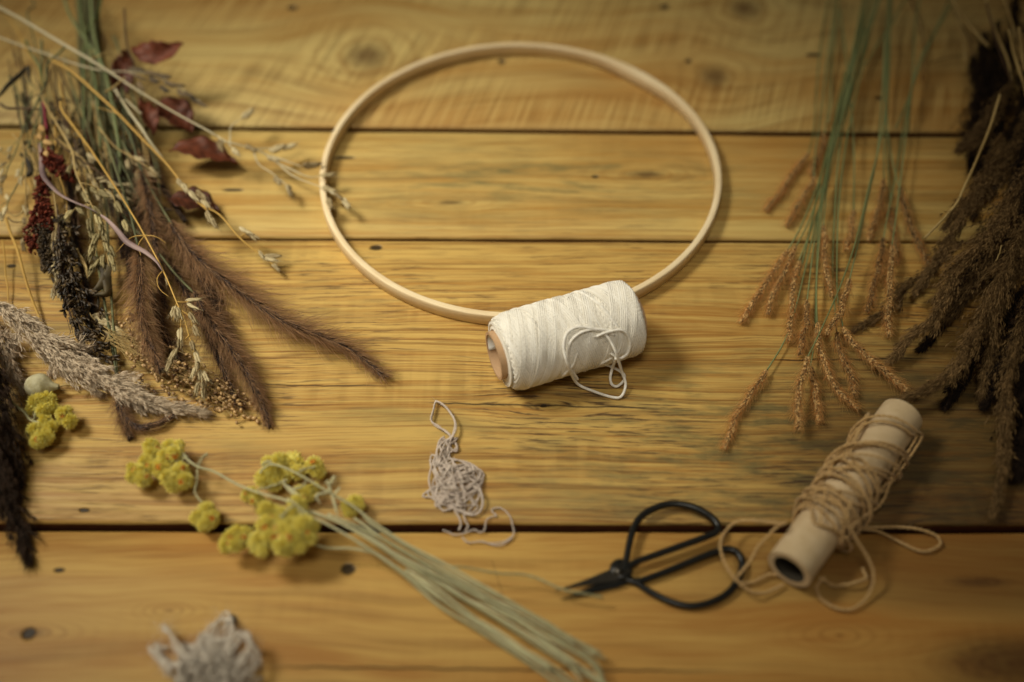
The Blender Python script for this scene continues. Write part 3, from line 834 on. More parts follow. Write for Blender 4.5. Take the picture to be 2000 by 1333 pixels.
for k, (pts, hr) in enumerate([  # foxtails added as a shadowy mass, shade put into their tone
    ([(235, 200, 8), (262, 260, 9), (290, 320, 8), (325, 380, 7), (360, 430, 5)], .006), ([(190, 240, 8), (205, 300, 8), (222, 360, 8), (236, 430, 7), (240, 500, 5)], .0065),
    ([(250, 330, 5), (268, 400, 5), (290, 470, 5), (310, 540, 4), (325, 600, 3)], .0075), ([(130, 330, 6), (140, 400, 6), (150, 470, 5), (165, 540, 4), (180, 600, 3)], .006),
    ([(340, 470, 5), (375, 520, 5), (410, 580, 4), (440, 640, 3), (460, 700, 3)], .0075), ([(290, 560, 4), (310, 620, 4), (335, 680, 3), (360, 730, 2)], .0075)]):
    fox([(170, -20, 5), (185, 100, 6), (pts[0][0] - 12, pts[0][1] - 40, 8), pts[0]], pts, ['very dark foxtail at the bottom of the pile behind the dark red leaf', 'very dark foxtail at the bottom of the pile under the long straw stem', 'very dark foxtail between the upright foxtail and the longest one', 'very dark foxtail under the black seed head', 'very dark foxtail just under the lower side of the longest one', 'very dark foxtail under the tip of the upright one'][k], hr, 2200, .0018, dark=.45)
# spare green stems of the bunch at the top
for k, (pts, lab) in enumerate([
    ([(200, -20, 34), (190, 30, 33), (168, 70, 31), (163, 180, 26), (166, 285, 18)], 'green stem hanging straight at the back of the left bunch'),
    ([(150, -20, 36), (160, 40, 34), (178, 120, 30), (190, 190, 26), (196, 290, 18)], 'yellow green stem crossing the top of the stem bundle'),
    ([(178, -20, 38), (180, 40, 37), (192, 100, 34), (214, 180, 30), (230, 280, 22), (235, 340, 16)], 'bluish green stem in front of the stem bundle'),
    ([(120, -20, 34), (135, 25, 34), (160, 68, 32), (190, 110, 30), (212, 165, 26), (226, 230, 22), (240, 330, 16)], 'light green stem slanting across the bundle from the back edge'),
    ([(168, -20, 30), (172, 60, 29), (178, 160, 25), (176, 240, 20), (180, 320, 14)], 'dull green stem in the middle of the bundle')]):
    mb = MB(); stem_tube(mb, pts, 1.0, .7, .3 + .12 * k)
    tag(mb.build('plant_stem', green_stem if k != 4 else dkgreen), lab, 'stem', LG)

# ------------------------------------------------------------------ wild grasses with loose spikelets
def grass(label, stems, spk, mat=straw, smat=spik, r=(.6, .3), name='wild_oat', cat='grass', awn=.45, tone=.55, w=.1, n=7, each=True, loc=None, group=LG, big=1.1):
    t = thing(name, label, cat, tuple(P(*(loc or stems[0][-1]))), group)
    mb = MB()
    for i, s in enumerate(stems):
        k = 1.0 if i == 0 else .45
        stem_tube(mb, s, r[0] * k, r[1] * k, tone, wob=.0003 if i == 0 else .0001)
    mb.build('stem', mat, t)
    for (px, py, h, ang, L) in spk:
        mb = MB()
        spikelet(mb, P(px, py, h), wdir(px, py, ang, -.05), L * .001 * big, tone + 0.6 * (rng.random() - .75), n, awn, w=w)
        mb.build('spikelet', smat, t)
    return t

grass('thick pale straw stem slanting across the left bunch, loose seed husks by the hoop',
      [[(-30, 0, 46), (0, 16, 45), (58, 48, 43), (129, 90, 40), (200, 132, 37), (274, 180, 33), (339, 219, 29), (400, 252, 25), (424, 266, 23)],
       [(424, 266, 23), (440, 276, 22), (470, 284, 20), (494, 290, 18), (533, 290, 14), (560, 286, 12), (578, 282, 11)],
       [(440, 276, 22), (431, 285, 22)], [(449, 280, 21), (452, 247, 20), (475, 232, 19)], [(447, 280, 21), (456, 294, 19)],
       [(494, 290, 18), (530, 308, 14), (560, 335, 11), (585, 350, 10), (632, 368, 12), (660, 382, 12)], [(530, 305, 14), (590, 326, 12)],
       [(540, 318, 13), (600, 345, 12), (628, 344, 12)], [(494, 291, 18), (505, 320, 14), (530, 338, 12), (545, 350, 11)], [(545, 350, 11), (560, 362, 9)], [(645, 375, 12), (668, 388, 11), (685, 402, 8)]],
      [(428, 272, 22, 80, 9), (478, 284, 19, 25, 8), (473, 232, 19, -40, 9), (453, 290, 19, 45, 8), (526, 297, 14, -22, 9), (548, 292, 12, -20, 9), (520, 306, 14, 20, 8), (590, 326, 12, -10, 10), (535, 345, 11, 50, 8),
       (562, 360, 9, 75, 9), (626, 344, 12, -8, 8), (630, 366, 12, 20, 8), (652, 378, 12, 30, 8), (668, 388, 11, 50, 8), (640, 388, 11, 70, 8)],
      mat=pale_stem, r=(1.25, .55), loc=(130, 90, 0), big=1.45, w=.115)
grass('second pale stem, ending in a grey brown feathery head above the dark red leaves',
      [[(-30, 62, 40), (0, 74, 39), (48, 92, 38), (113, 114, 36), (161, 129, 34), (210, 139, 33), (250, 140, 32), (300, 148, 30), (350, 172, 26), (400, 205, 21)],
       [(250, 140, 32), (285, 158, 29)], [(300, 148, 30), (330, 155, 28)]],
      [(250, 136, 32, 0, 12), (262, 146, 31, 25, 11), (280, 142, 31, 5, 12), (290, 152, 30, 22, 11), (305, 148, 30, 3, 11), (320, 160, 28, 20, 11), (335, 165, 27, 5, 10), (345, 175, 26, 40, 10), (358, 180, 25, 25, 10), (372, 190, 23, 40, 9), (385, 198, 22, 30, 9), (268, 160, 30, 55, 11), (312, 168, 28, 35, 10)],
      mat=pale_stem, smat=spik_d, r=(.8, .3), loc=(110, 114, 0), tone=.6)
grass('golden straw stem with narrow seed ears near the second board gap',
      [[(100, 118, 38), (139, 139, 38), (194, 187, 36), (232, 223, 34), (277, 271, 31), (323, 319, 28), (348, 350, 26), (386, 396, 23), (428, 420, 20), (467, 464, 15), (509, 498, 9), (545, 525, 5)],
       [(386, 396, 23), (408, 415, 21), (418, 430, 19)], [(232, 223, 34), (190, 210, 35)], [(467, 464, 15), (490, 452, 14)]],
      [(345, 350, 26, 48, 11), (355, 358, 26, 58, 11), (368, 372, 25, 50, 12), (382, 372, 24, 42, 12), (392, 388, 23, 45, 11), (402, 412, 21, 65, 11), (412, 425, 20, 62, 11), (466, 444, 15, 28, 12), (478, 452, 14, 30, 12), (505, 490, 9, 55, 9), (515, 502, 8, -5, 11), (515, 505, 8, 10, 10), (530, 515, 6, 40, 9)],
      mat=straw_y, r=(1.0, .4), loc=(230, 223, 0), w=.085)
grass('long thin straw stem with a drooping forked ear over the brown foxtails',
      [[(118, 200, 34), (124, 221, 34), (173, 286, 34), (215, 349, 34), (259, 420, 33), (282, 460, 32), (318, 529, 29), (345, 592, 26), (360, 625, 24), (370, 660, 21), (384, 690, 18), (392, 730, 14), (395, 765, 10)],
       [(345, 592, 26), (340, 610, 26), (338, 630, 25)], [(345, 590, 26), (365, 590, 26), (385, 582, 26)], [(352, 605, 25), (370, 620, 24), (378, 650, 21)], [(370, 655, 22), (350, 675, 20), (335, 705, 17)], [(355, 615, 25), (352, 640, 23), (353, 670, 20)],
       [(282, 460, 32), (255, 465, 32), (228, 492, 31)], [(283, 460, 32), (270, 480, 32), (275, 500, 31)], [(283, 460, 32), (305, 463, 32), (325, 476, 30)], [(318, 529, 29), (307, 545, 29), (312, 565, 28), (330, 580, 27)]],
      [(342, 597, 26, 110, 9), (343, 600, 26, 88, 11), (345, 600, 26, 70, 10), (362, 588, 26, -8, 9), (364, 592, 25, 30, 9), (368, 610, 24, 55, 11), (376, 635, 22, 65, 10), (352, 640, 23, 92, 10), (352, 660, 21, 95, 9), (345, 680, 20, 120, 10), (335, 700, 17, 115, 10),
       (372, 665, 21, 75, 9), (380, 685, 19, 70, 10), (386, 700, 17, 95, 9), (382, 715, 15, 110, 9), (390, 722, 15, 85, 9), (396, 725, 14, 65, 9), (388, 745, 12, 105, 9), (394, 745, 12, 80, 9), (396, 760, 10, 88, 8), (324, 540, 28, 75, 8)],
      mat=straw_y, r=(.75, .3), loc=(215, 349, 0), w=.085)
grass('straw brome stem with nodding olive ears in the middle of the left bunch',
      [[(70, 160, 34), (87, 200, 34), (116, 251, 34), (140, 294, 34), (147, 332, 33), (157, 358, 32), (181, 404, 30), (195, 440, 27), (205, 480, 23), (212, 520, 18)],
       [(157, 358, 32), (178, 362, 31), (195, 372, 30), (203, 398, 28)], [(170, 385, 31), (172, 420, 28), (177, 450, 25)], [(190, 420, 28), (192, 460, 25), (186, 500, 21)], [(205, 370, 31), (220, 382, 30), (226, 400, 29), (238, 420, 26)], [(178, 400, 30), (150, 405, 29), (132, 430, 27)],
       [(116, 251, 34), (130, 262, 33)], [(140, 294, 34), (133, 325, 32)]],
      [(176, 366, 31, 40, 11), (192, 372, 30, 35, 11), (163, 372, 31, 70, 12), (181, 404, 30, 45, 11), (188, 415, 28, 75, 12), (174, 425, 28, 88, 12), (176, 445, 25, 80, 10), (150, 402, 29, 55, 11), (140, 410, 28, 130, 9), (196, 432, 27, 85, 11), (200, 450, 25, 70, 11),
       (193, 455, 25, 120, 11), (186, 470, 23, 115, 11), (182, 485, 21, 110, 11), (204, 470, 23, 78, 10), (212, 480, 22, 65, 10), (215, 495, 20, 75, 10), (220, 510, 18, 80, 9), (193, 505, 18, 130, 10), (188, 515, 16, 125, 10), (225, 394, 29, 62, 12), (240, 430, 26, 68, 11), (210, 362, 31, 20, 10), (131, 252, 33, 75, 6), (138, 322, 32, 110, 8), (200, 497, 18, 92, 10)],
      mat=straw, r=(.75, .3), loc=(120, 260, 0), w=.1, smat=fibre_mat('olive_husk', lin(96, 84, 50), lin(196, 180, 128), .6, 500, .5, .3))
grass('thin straw stem beside the nodding brome ears, bare at the top',
      [[(100, 245, 28), (114, 271, 28), (144, 296, 28), (165, 314, 27), (178, 340, 26), (191, 373, 24), (196, 400, 21), (200, 430, 18)], [(144, 296, 28), (165, 330, 26), (180, 358, 24)]],
      [(176, 338, 26, 75, 9), (181, 352, 25, 60, 9), (190, 375, 24, 80, 9), (196, 395, 21, 85, 9)], mat=straw, r=(.6, .3), loc=(144, 296, 0))
grass('pale feathery ears tucked behind the long straw stem, near the top left leaves',
      [[(140, 180, 12), (180, 260, 14), (210, 300, 14), (225, 330, 12)], [(200, 290, 14), (190, 305, 13)], [(222, 310, 14), (205, 330, 12)]],
      [(185, 296, 14, -25, 10), (195, 310, 13, -30, 12), (202, 312, 13, -50, 12), (205, 325, 12, -45, 10), (190, 338, 11, -25, 10), (232, 360, 12, 10, 8), (240, 372, 12, 20, 8)], mat=straw, r=(.5, .3), loc=(180, 260, 0), tone=.7)
grass('greenish grass with small pale husks at the far left, in front of the board gap',
      [[(62, 180, 26), (53, 225, 26), (45, 255, 25), (38, 271, 24), (26, 305, 21), (17, 324, 19), (8, 350, 15), (-6, 385, 10)], [(38, 271, 24), (25, 285, 23), (20, 296, 22)], [(26, 305, 21), (8, 300, 20), (0, 290, 20)], [(40, 262, 24), (48, 280, 23)], [(17, 324, 19), (5, 330, 18), (-4, 340, 16)]],
      [(44, 280, 23, 60, 6), (22, 285, 22, 120, 7), (20, 300, 21, 110, 7), (3, 288, 20, 130, 7), (5, 330, 18, 110, 8), (2, 345, 16, 120, 8), (10, 340, 16, 115, 8), (60, 290, 22, 30, 6), (12, 316, 19, 140, 7)], mat=dkgreen, r=(.6, .35), loc=(30, 290, 0), tone=.65, n=4)
grass('greenish grass with a nodding white husk, left of the red amaranth',
      [[(80, 200, 24), (74, 228, 24), (62, 270, 24), (50, 306, 23), (41, 345, 21), (28, 372, 18), (17, 392, 15), (4, 430, 10)], [(50, 306, 23), (38, 330, 21)], [(17, 392, 15), (5, 400, 13), (0, 410, 12)]],
      [(12, 402, 13, 110, 9), (4, 412, 12, 100, 10), (36, 330, 21, 100, 8), (40, 345, 21, 95, 8), (2, 365, 14, 100, 8), (10, 380, 14, 60, 7)], mat=dkgreen, r=(.6, .35), loc=(50, 306, 0), tone=.75, n=5)
grass('small striped brome ear on the boards right of the black seed heads',
      [[(160, 560, 10), (170, 600, 8), (182, 622, 6), (205, 640, 5), (240, 655, 3)]],
      [(182, 622, 6, 10, 11), (190, 628, 6, 12, 11), (198, 632, 5, 14, 11), (208, 638, 5, 18, 11), (200, 644, 4, 50, 10), (212, 650, 4, 52, 10), (222, 648, 4, 20, 11), (180, 618, 6, -4, 11)], mat=straw, r=(.5, .3), loc=(182, 622, 0), tone=.6)
grass('greyish grass ear hanging beside the red amaranth, over the black seed heads',
      [[(100, 330, 26), (106, 380, 24), (112, 430, 20), (108, 480, 16), (112, 560, 9)]],
      [(108, 450, 19, 100, 10), (106, 470, 17, 98, 10), (108, 490, 15, 85, 10), (106, 510, 13, 98, 10), (110, 530, 11, 85, 10), (110, 550, 9, 95, 11), (113, 560, 8, 80, 11), (107, 560, 8, 105, 10)], mat=straw, r=(.5, .3), loc=(106, 400, 0), tone=.35)

# thin odd stems at the far left
odd = [([(0, 203, 30), (8, 208, 30), (19, 211, 30), (50, 213, 30), (84, 215, 30)], brownstem, .9, 'dark brown bare twig jutting in from the left edge', 'twig'),
       ([(50, -20, 34), (68, 10, 33), (54, 25, 32), (62, 60, 31), (70, 95, 30), (75, 130, 29)], dkgreen, .6, 'thin green stem bending at the back left corner', 'stem'),
       ([(81, 80, 34), (82, 120, 33), (80, 170, 32), (82, 226, 31), (80, 300, 27), (78, 360, 22), (74, 430, 14)], dkgreen, 1.0, 'upright dull green stalk carrying the red amaranth', 'stem'),
       ([(36, 92, 20), (40, 115, 20), (48, 140, 18), (53, 180, 16), (58, 225, 12)], brownstem, .8, 'dark jointed stem standing behind the left grasses', 'stem'),
       ([(130, 88, 39), (115, 105, 39), (92, 128, 38), (88, 160, 36), (70, 205, 32), (58, 235, 26)], dkgreen, .8, 'cut dark stalk crossing under the thick pale stem', 'stem'),
       ([(50, 80, 36), (60, 105, 36), (78, 135, 35), (84, 165, 34)], green_stem, .9, 'pale green shoot between the two pale stems', 'stem'),
       ([(12, 428, 12), (20, 455, 11), (36, 499, 10), (57, 565, 6), (70, 605, 4), (84, 640, 2)], straw_y, .9, 'single green and straw stalk lying on the boards at the far left', 'stem'),
       ([(5, 470, 7), (9, 500, 6), (13, 550, 4), (17, 600, 2)], straw_y, .5, 'fine straw stalk lying parallel at the left edge', 'stem'),
       ([(15, 425, 10), (30, 434, 9), (60, 434, 9), (80, 430, 10)], brownstem, .4, 'hair thin dark stalk across the board gap at the left', 'stem'),
       ([(2, 20, 40), (30, 55, 39), (55, 100, 38), (72, 135, 36), (90, 190, 34)], straw_y, .45, 'fine straw stalk under the thick pale stem in the corner', 'stem'),
       ([(110, 118, 36), (85, 180, 35), (63, 190, 33), (48, 240, 28)], brownstem, .4, 'thin brown stalk crossing near the cut dark stalk', 'stem'),
       ([(205, 180, 36), (215, 175, 36), (245, 152, 35)], straw, .8, 'short straw offcut below the second pale stem', 'stem'),
       ([(180, 115, 37), (195, 108, 37), (215, 105, 36), (240, 108, 35)], straw, .6, 'short curved stalk behind the thick pale stem', 'stem'),
       ([(243, 18, 44), (245, 50, 42), (249, 94, 38), (252, 105, 36), (262, 128, 32)], brownstem, .7, 'upright brown leaf stalk near the red leaf at the back', 'stem'),
       ([(225, 175, 30), (250, 215, 28), (275, 250, 26), (295, 280, 24), (318, 310, 22)], pale_stem, .9, 'pale stalk running beside the golden straw stem', 'stem'),
       ([(245, 195, 30), (262, 210, 30), (277, 224, 29)], pale_stem, .6, 'short white stalk over the dark red leaf', 'stem'),
       ([(92, 232, 28), (98, 258, 26), (112, 246, 27)], brownstem, .7, 'short black twig beside the amaranth stalk', 'twig')]
for pts, m, r, lab, cat in odd:
    mb = MB(); stem_tube(mb, pts, r, r * .8, .5)
    tag(mb.build('dry_twig' if cat == 'twig' else 'plant_stem', m), lab, cat, LG)
for k in range(44):
    x0 = 15 + 240 * rng.random(); x1 = x0 + 20 + 80 * rng.random(); y0 = 60 + 110 * rng.random()
    mb = MB(); stem_tube(mb, [(x0, y0, 24), ((x0 + x1) / 2 + rng.normal(0, 10), y0 + 130, 20), (x1, y0 + 250 + 60 * rng.random(), 10)], .3 + .35 * rng.random(), .25, .2 + .5 * rng.random())
    tag(mb.build('plant_stem', (dkgreen, brownstem, straw)[k % 3]), 'thin stem among the tangled stalks at the back of the left bunch', 'stem', 'thin tangled stalks in the left bunch')
for k in range(16):
    x0, y0 = 20 + 230 * rng.random(), 120 + 150 * rng.random()
    an = math.radians(35 + 60 * rng.random()); ln = 110 + 130 * rng.random(); h0 = 34 - 16 * rng.random()
    dx, dy = math.cos(an) * ln, math.sin(an) * ln
    main = [(x0, y0, h0), (x0 + dx * .35 + rng.normal(0, 6), y0 + dy * .35, h0 - 2), (x0 + dx * .7 + rng.normal(0, 8), y0 + dy * .7, h0 - 6), (x0 + dx, y0 + dy, max(3, h0 - 14))]
    sp_, st_ = [], [main]
    for q in range(7 + int(6 * rng.random())):
        f = .45 + .55 * rng.random(); bx, by, bh = x0 + dx * f, y0 + dy * f, max(3, h0 - 14 * f)
        ex, ey = bx + rng.normal(0, 13), by + 8 + rng.normal(0, 9)
        st_.append([(bx - dx * .06, by - dy * .06, bh), ((bx + ex) / 2, (by + ey) / 2 - 2, bh), (ex, ey, bh - 1)])
        sp_.append((ex, ey, bh - 1, math.degrees(an) + rng.normal(0, 35), 7 + 4 * rng.random()))
    grass('fine dried grass among the tangled stalks of the left bunch', st_, sp_, mat=(straw, dkgreen, brownstem, straw_y)[k % 4], smat=(spik, spik_d)[k % 2], r=(.45, .25), tone=.3 + .35 * rng.random(), name='fine_wild_oat', group='fine grasses tangled in the left bunch')
# narrow blades
def blade_leaf(name, pts, w, mat, label, fold=.3, cat='leaf', tone=.5):
    mb = MB(); c = wobble(path(pts, 50), .0004); n = len(c)
    t, N, B = frames(c); u = np.linspace(0, 1, n)
    ww = w * .001 * np.sin(np.pi * np.clip(u * .94 + .06, 0, 1)) ** .6 * .5
    tw = .6 * np.sin(u * 3 + rng.random() * 6)
    side = N * np.cos(tw)[:, None] + B * np.sin(tw)[:, None]; nor = np.cross(t, side)
    th = .0001
    rows = []
    for f, b in ((-1, fold), (-.5, fold * .4), (0, 0), (.5, fold * .4), (1, fold)):
        rows.append(c + side * (ww * f)[:, None] + nor * (ww * b)[:, None])
    rows = rows + [r + nor * th for r in rows[::-1]]
    K = len(rows); V = np.stack(rows, 1)
    i = np.arange(n - 1)[:, None] * K; j = np.arange(K)[None]
    mb.add(V.reshape(-1, 3), quad=np.stack([i + j, i + (j + 1) % K, i + K + (j + 1) % K, i + K + j], -1).reshape(-1, 4), tone=np.repeat(tone + .3 * np.sin(u * 11), K))
    return tag(mb.build(name, mat), label, cat)
blade_leaf('grass_blade', [(76, 280, 28), (80, 310, 30), (86, 340, 32), (98, 358, 33), (120, 378, 34), (145, 392, 34), (172, 404, 33), (190, 416, 32)], 3.6, mauve, 'mauve grey folded grass blade crossing the middle of the left bunch', .5)
blade_leaf('grass_blade', [(196, 420, 33), (210, 430, 33), (228, 452, 33), (243, 471, 33), (260, 480, 33), (284, 491, 32), (308, 512, 31), (320, 530, 30)], 3.2, mauve, 'pinkish mauve dried blade tip lying over the straw stem', .4, tone=.75)
blade_leaf('dry_leaf', [(-6, 190, 34), (4, 180, 35), (25, 155, 36), (52, 128, 37), (58, 140, 36), (62, 165, 34)], 3.4, dleaf, 'curled dark brown leaf sticking out at the left edge', .9, tone=.1)
blade_leaf('dry_leaf', [(46, 350, 22), (54, 372, 21), (50, 392, 19), (42, 412, 15), (30, 420, 14), (18, 414, 15), (14, 404, 16)], 1.6, straw, 'curly tan leaf hooked at the far left', .9, tone=.4)
blade_leaf('dry_leaf', [(180, 500, 16), (196, 530, 16), (188, 558, 14), (176, 575, 11)], 7, dleaf, 'crumpled dark leaf hanging below the brome ears', 1.2)
blade_leaf('dry_leaf', [(215, 505, 18), (200, 540, 15), (205, 572, 12), (180, 580, 9)], 6, dleaf, 'crumpled olive brown leaf beside the upright foxtail', 1.2, tone=.8)
blade_leaf('dry_leaf', [(145, 600, 6), (175, 608, 6), (188, 596, 6), (192, 575, 8)], 3, dleaf, 'twisted dark leaf next to the black seed heads', .9, tone=.2)
blade_leaf('dry_leaf', [(150, 485, 14), (160, 510, 13), (172, 545, 11)], 2.4, straw, 'short tan blade behind the brome ears', .3, tone=.35)

blade_leaf('dry_leaf', [(205, 320, 12), (222, 350, 12), (232, 385, 11), (250, 420, 9)], 8, dleaf, 'broad blackish leaf under the long straw stem', .6, tone=.1)  # blackish leaves added from here on for the bunch's shadowy depth
blade_leaf('dry_leaf', [(225, 300, 14), (232, 340, 13), (226, 390, 11), (232, 440, 8)], 7, dleaf, 'blackish leaf beside the upright foxtail, in deep shade', .8, tone=.05)
blade_leaf('dry_leaf', [(60, 440, 10), (72, 470, 9), (88, 500, 7), (98, 530, 5)], 6, dleaf, 'blackish leaf under the amaranth tip', .8, tone=.05)
blade_leaf('dry_leaf', [(40, 180, 16), (52, 205, 16), (56, 235, 14), (50, 262, 12)], 5, dleaf, 'curled black leaf behind the greenish grass at the far left', .9, tone=.15)
blade_leaf('dry_leaf', [(38, 300, 18), (52, 312, 17), (58, 335, 15), (46, 350, 13)], 5, dleaf, 'small dark leaf between the far left grasses', .9, tone=.2)

# ------------------------------------------------------------------ red leaves
def leaf(pts, w, label, roll=0., cup=.25, tone=.5, stalk=None):
    mb = MB(); c = path(pts, 26); n = len(c); u = np.linspace(0, 1, n)
    t = tangents(c); up = np.array([0, 0, 1.0])
    side = unit(np.cross(t, up)); nor = np.cross(side, t)
    side, nor = side * math.cos(roll) + nor * math.sin(roll), nor * math.cos(roll) - side * math.sin(roll)
    ww = w * .001 * .5 * np.sin(np.pi * np.clip(u, 0.02, .985)) ** .7 * (1.15 - .3 * u)
    K = 13; V = np.zeros((n, K, 3)); tn = np.zeros((n, K))
    for k in range(K):
        f = (k - K // 2) / (K // 2)
        wav = .0010 * np.sin(u * 24 + abs(f) * 4 + (f > 0) * 2) * abs(f) + .0012 * np.sin(u * 7 + f * 2)
        V[:, k] = c + side * (ww * f)[:, None] + nor * (cup * ww * abs(f) ** 1.5 + wav)[:, None]
        tn[:, k] = tone + .3 * (abs(f) < .1) + .18 * np.sin(u * 40 - abs(f) * 8)
    i = np.arange(n - 1)[:, None] * K; j = np.arange(K - 1)[None]
    mb.add(V.reshape(-1, 3), quad=np.stack([i + j, i + j + 1, i + K + j + 1, i + K + j], -1).reshape(-1, 4), tone=tn.ravel())
    mid = c + nor * .0002
    mb.tube(mid, np.linspace(.0004, .0001, n), 5, tone + .3)
    o = mb.build('autumn_leaf', redleaf)
    md = o.modifiers.new('thickness', 'SOLIDIFY'); md.thickness = .00025
    return tag(o, label, 'leaf')
leaf([(258, 92, 34), (290, 104, 34), (322, 102, 35), (357, 84, 37)], 15, 'rusty red curled leaf on its own at the back, above the boards', -.5, .25, .75)
leaf([(248, 100, 30), (242, 130, 28), (236, 165, 25), (232, 205, 20)], 15, 'brownish red leaf half behind the green stem bundle', .4, .4, .3)
leaf([(276, 192, 24), (286, 215, 22), (292, 240, 20), (300, 265, 17)], 12, 'narrow rust leaf standing on edge beside a pale husk', .5, .5, .55)
leaf([(300, 200, 20), (330, 210, 18), (350, 232, 15), (374, 260, 10)], 22, 'broad dark red leaf just above the first board gap', .2, .3, .35)
leaf([(330, 296, 15), (370, 290, 14), (415, 300, 11), (465, 320, 5)], 19, 'pointed crimson leaf with its tip on the boards, under pale husks', .1, .25, .45)
leaf([(325, 390, 12), (355, 392, 11), (392, 398, 9), (430, 414, 4)], 20, 'dark red leaf in shade under the golden straw ears', .2, .3, .1)
leaf([(250, 285, 14), (262, 310, 13), (280, 340, 12), (300, 365, 9)], 16, 'dim red leaf under the pale stalks', .3, .3, .1)

# ------------------------------------------------------------------ amaranth
am = thing('amaranth', 'knobbly dark red amaranth tassel with a magenta stalk in the left bunch', 'amaranth', tuple(P(95, 330, 0)), LG)
mb = MB(); stem_tube(mb, [(84, 200, 33), (88, 225, 32), (92, 260, 31), (95, 295, 30), (96, 330, 28)], 1.0, .8, .6)
mb.build('stem', fibre_mat('magenta_stalk', lin(96, 22, 40), lin(140, 40, 60), .5, 300, .5, .35), am)
mb = MB()
for pts, rad, n in (([(92, 300, 30), (100, 320, 29), (110, 330, 27), (128, 340, 26), (142, 344, 24)], .0032, 420), ([(96, 310, 28), (112, 318, 28), (122, 322, 27)], .0028, 220), ([(86, 345, 26), (82, 375, 25), (80, 400, 23), (76, 420, 21), (66, 440, 18), (62, 468, 14), (70, 488, 12)], .0030, 620), ([(84, 390, 24), (90, 420, 21), (92, 450, 17)], .0026, 300)):
    c = path(pts, 30); m = n
    tt = rng.random(m); p, tg = at_t(c, tt); rd = radial(tg, rnd(m, 0, 6.28))
    rr = rad * np.sqrt(rng.random(m)) * (1 + .35 * np.sin(tt * 26))
    mb.batch(SEED, p + rd * rr[:, None], rd + tg * .4 + rng.normal(0, .4, (m, 3)), tg, .0024, .0007, np.clip(rng.normal(.5, .3, m), 0, 1))
mb.build('flower_tassel', amar, am)
mb = MB()
for pts, rad, n in (([(84, 440, 18), (88, 480, 12), (92, 530, 5)], .004, 420), ([(78, 450, 16), (82, 490, 10)], .003, 160)):
    c = path(pts, 30)
    tt = rng.random(n); p, tg = at_t(c, tt); rd = radial(tg, rnd(n, 0, 6.28))
    mb.batch(SEED, p + rd * (rad * np.sqrt(rng.random(n)) * (1.1 - .6 * tt))[:, None], rd + tg * .4, tg, .002, .0007, np.clip(rng.normal(.4, .3, n), 0, 1))
mb.build('seed_tip', black_m, am)
mb = MB()
for (x, y, h, L) in ((78, 246, 34, 9), (76, 262, 34, 8), (84, 276, 33, 9), (90, 292, 32, 9)):
    mb.batch(SPINDLE, P(x, y, h), wdir(x, y, 70 + 30 * rng.normal()), [0, 0, 1], L * .001, .0022, .7 + .2 * rng.normal())
tag(mb.build('dry_bud', fibre_mat('tan_bud', lin(158, 122, 74), lin(206, 170, 112), .7, 300, .6, .2)), 'papery tan buds sitting on the amaranth stalk', 'bud')

# ------------------------------------------------------------------ millet and black seed heads
ml = thing('millet', 'millet panicle, its shiny tan seeds spread on the boards below the foxtails', 'millet', tuple(P(330, 730, 0)), LG)
mbs, mbr = MB(), MB()
for k in range(38):
    x1, y1 = 245 + 260 * rng.random() ** .9, 0
    u = (x1 - 245) / 260
    y1 = 690 + 120 * u + rng.normal(0, 20) - 30 * (u < .15)
    x0, y0 = 195 + 40 * rng.random(), 640 + 30 * rng.random()
    h1 = 1.5 + 9 * rng.random() * (1 - u * .5)
    c = wobble(path([(x0, y0, 8), ((x0 + x1) / 2 + rng.normal(0, 8), (y0 + y1) / 2 + rng.normal(0, 10), 6 + 5 * rng.random()), (x1, y1, h1)], 26), .0008)
    mbr.tube(c, .00016, 4, .4)
    m = 12 + int(7 * rng.random())
    tt = rnd(m, .5, 1.02); p, tg = at_t(c, tt)
    off = unit(rng.normal(0, 1, (m, 3))) * rnd(m, .0008, .0028)[:, None]
    p = p + off; p[:, 2] = np.maximum(p[:, 2], .0012)
    mbs.batch(SEED, p, tg + rng.normal(0, .5, (m, 3)), rng.normal(0, 1, (m, 3)), .0027 * rnd(m, .8, 1.15), .00092 * rnd(m, .85, 1.1), np.clip(rng.normal(.5, .25, m), 0, 1))
for (x, y) in [(472 + 7 * k + 2 * rng.normal(), 812 + 2 * k + 2 * rng.normal()) for k in range(5)] + [(424, 796), (416, 800), (398, 788), (352, 778)] + [(495 + 6 * rng.normal(), 780 + 9 * rng.normal()) for _ in range(10)]:
    mbs.batch(SEED, P(x, y, 1.4), wdir(x, y, 25 + 20 * rng.normal()), [0, 0, 1], .0031, .00115, .85)
mbr.build('branches', straw, ml)
mbs.build('seeds', millet_m, ml)
bl = thing('sorghum', 'blackish seed head trailing down to the millet, left of the upright foxtail', 'seed head', tuple(P(140, 570, 0)), LG)
mbs, mbr = MB(), MB()
cc = [[(110, 400, 22), (116, 460, 20), (128, 530, 17), (142, 595, 13), (158, 640, 9), (182, 675, 6), (206, 702, 4)],
      [(118, 420, 20), (135, 500, 17), (150, 560, 13), (160, 600, 10), (176, 630, 7)], [(112, 430, 18), (120, 520, 14), (132, 600, 9), (146, 650, 5), (165, 690, 3)]]
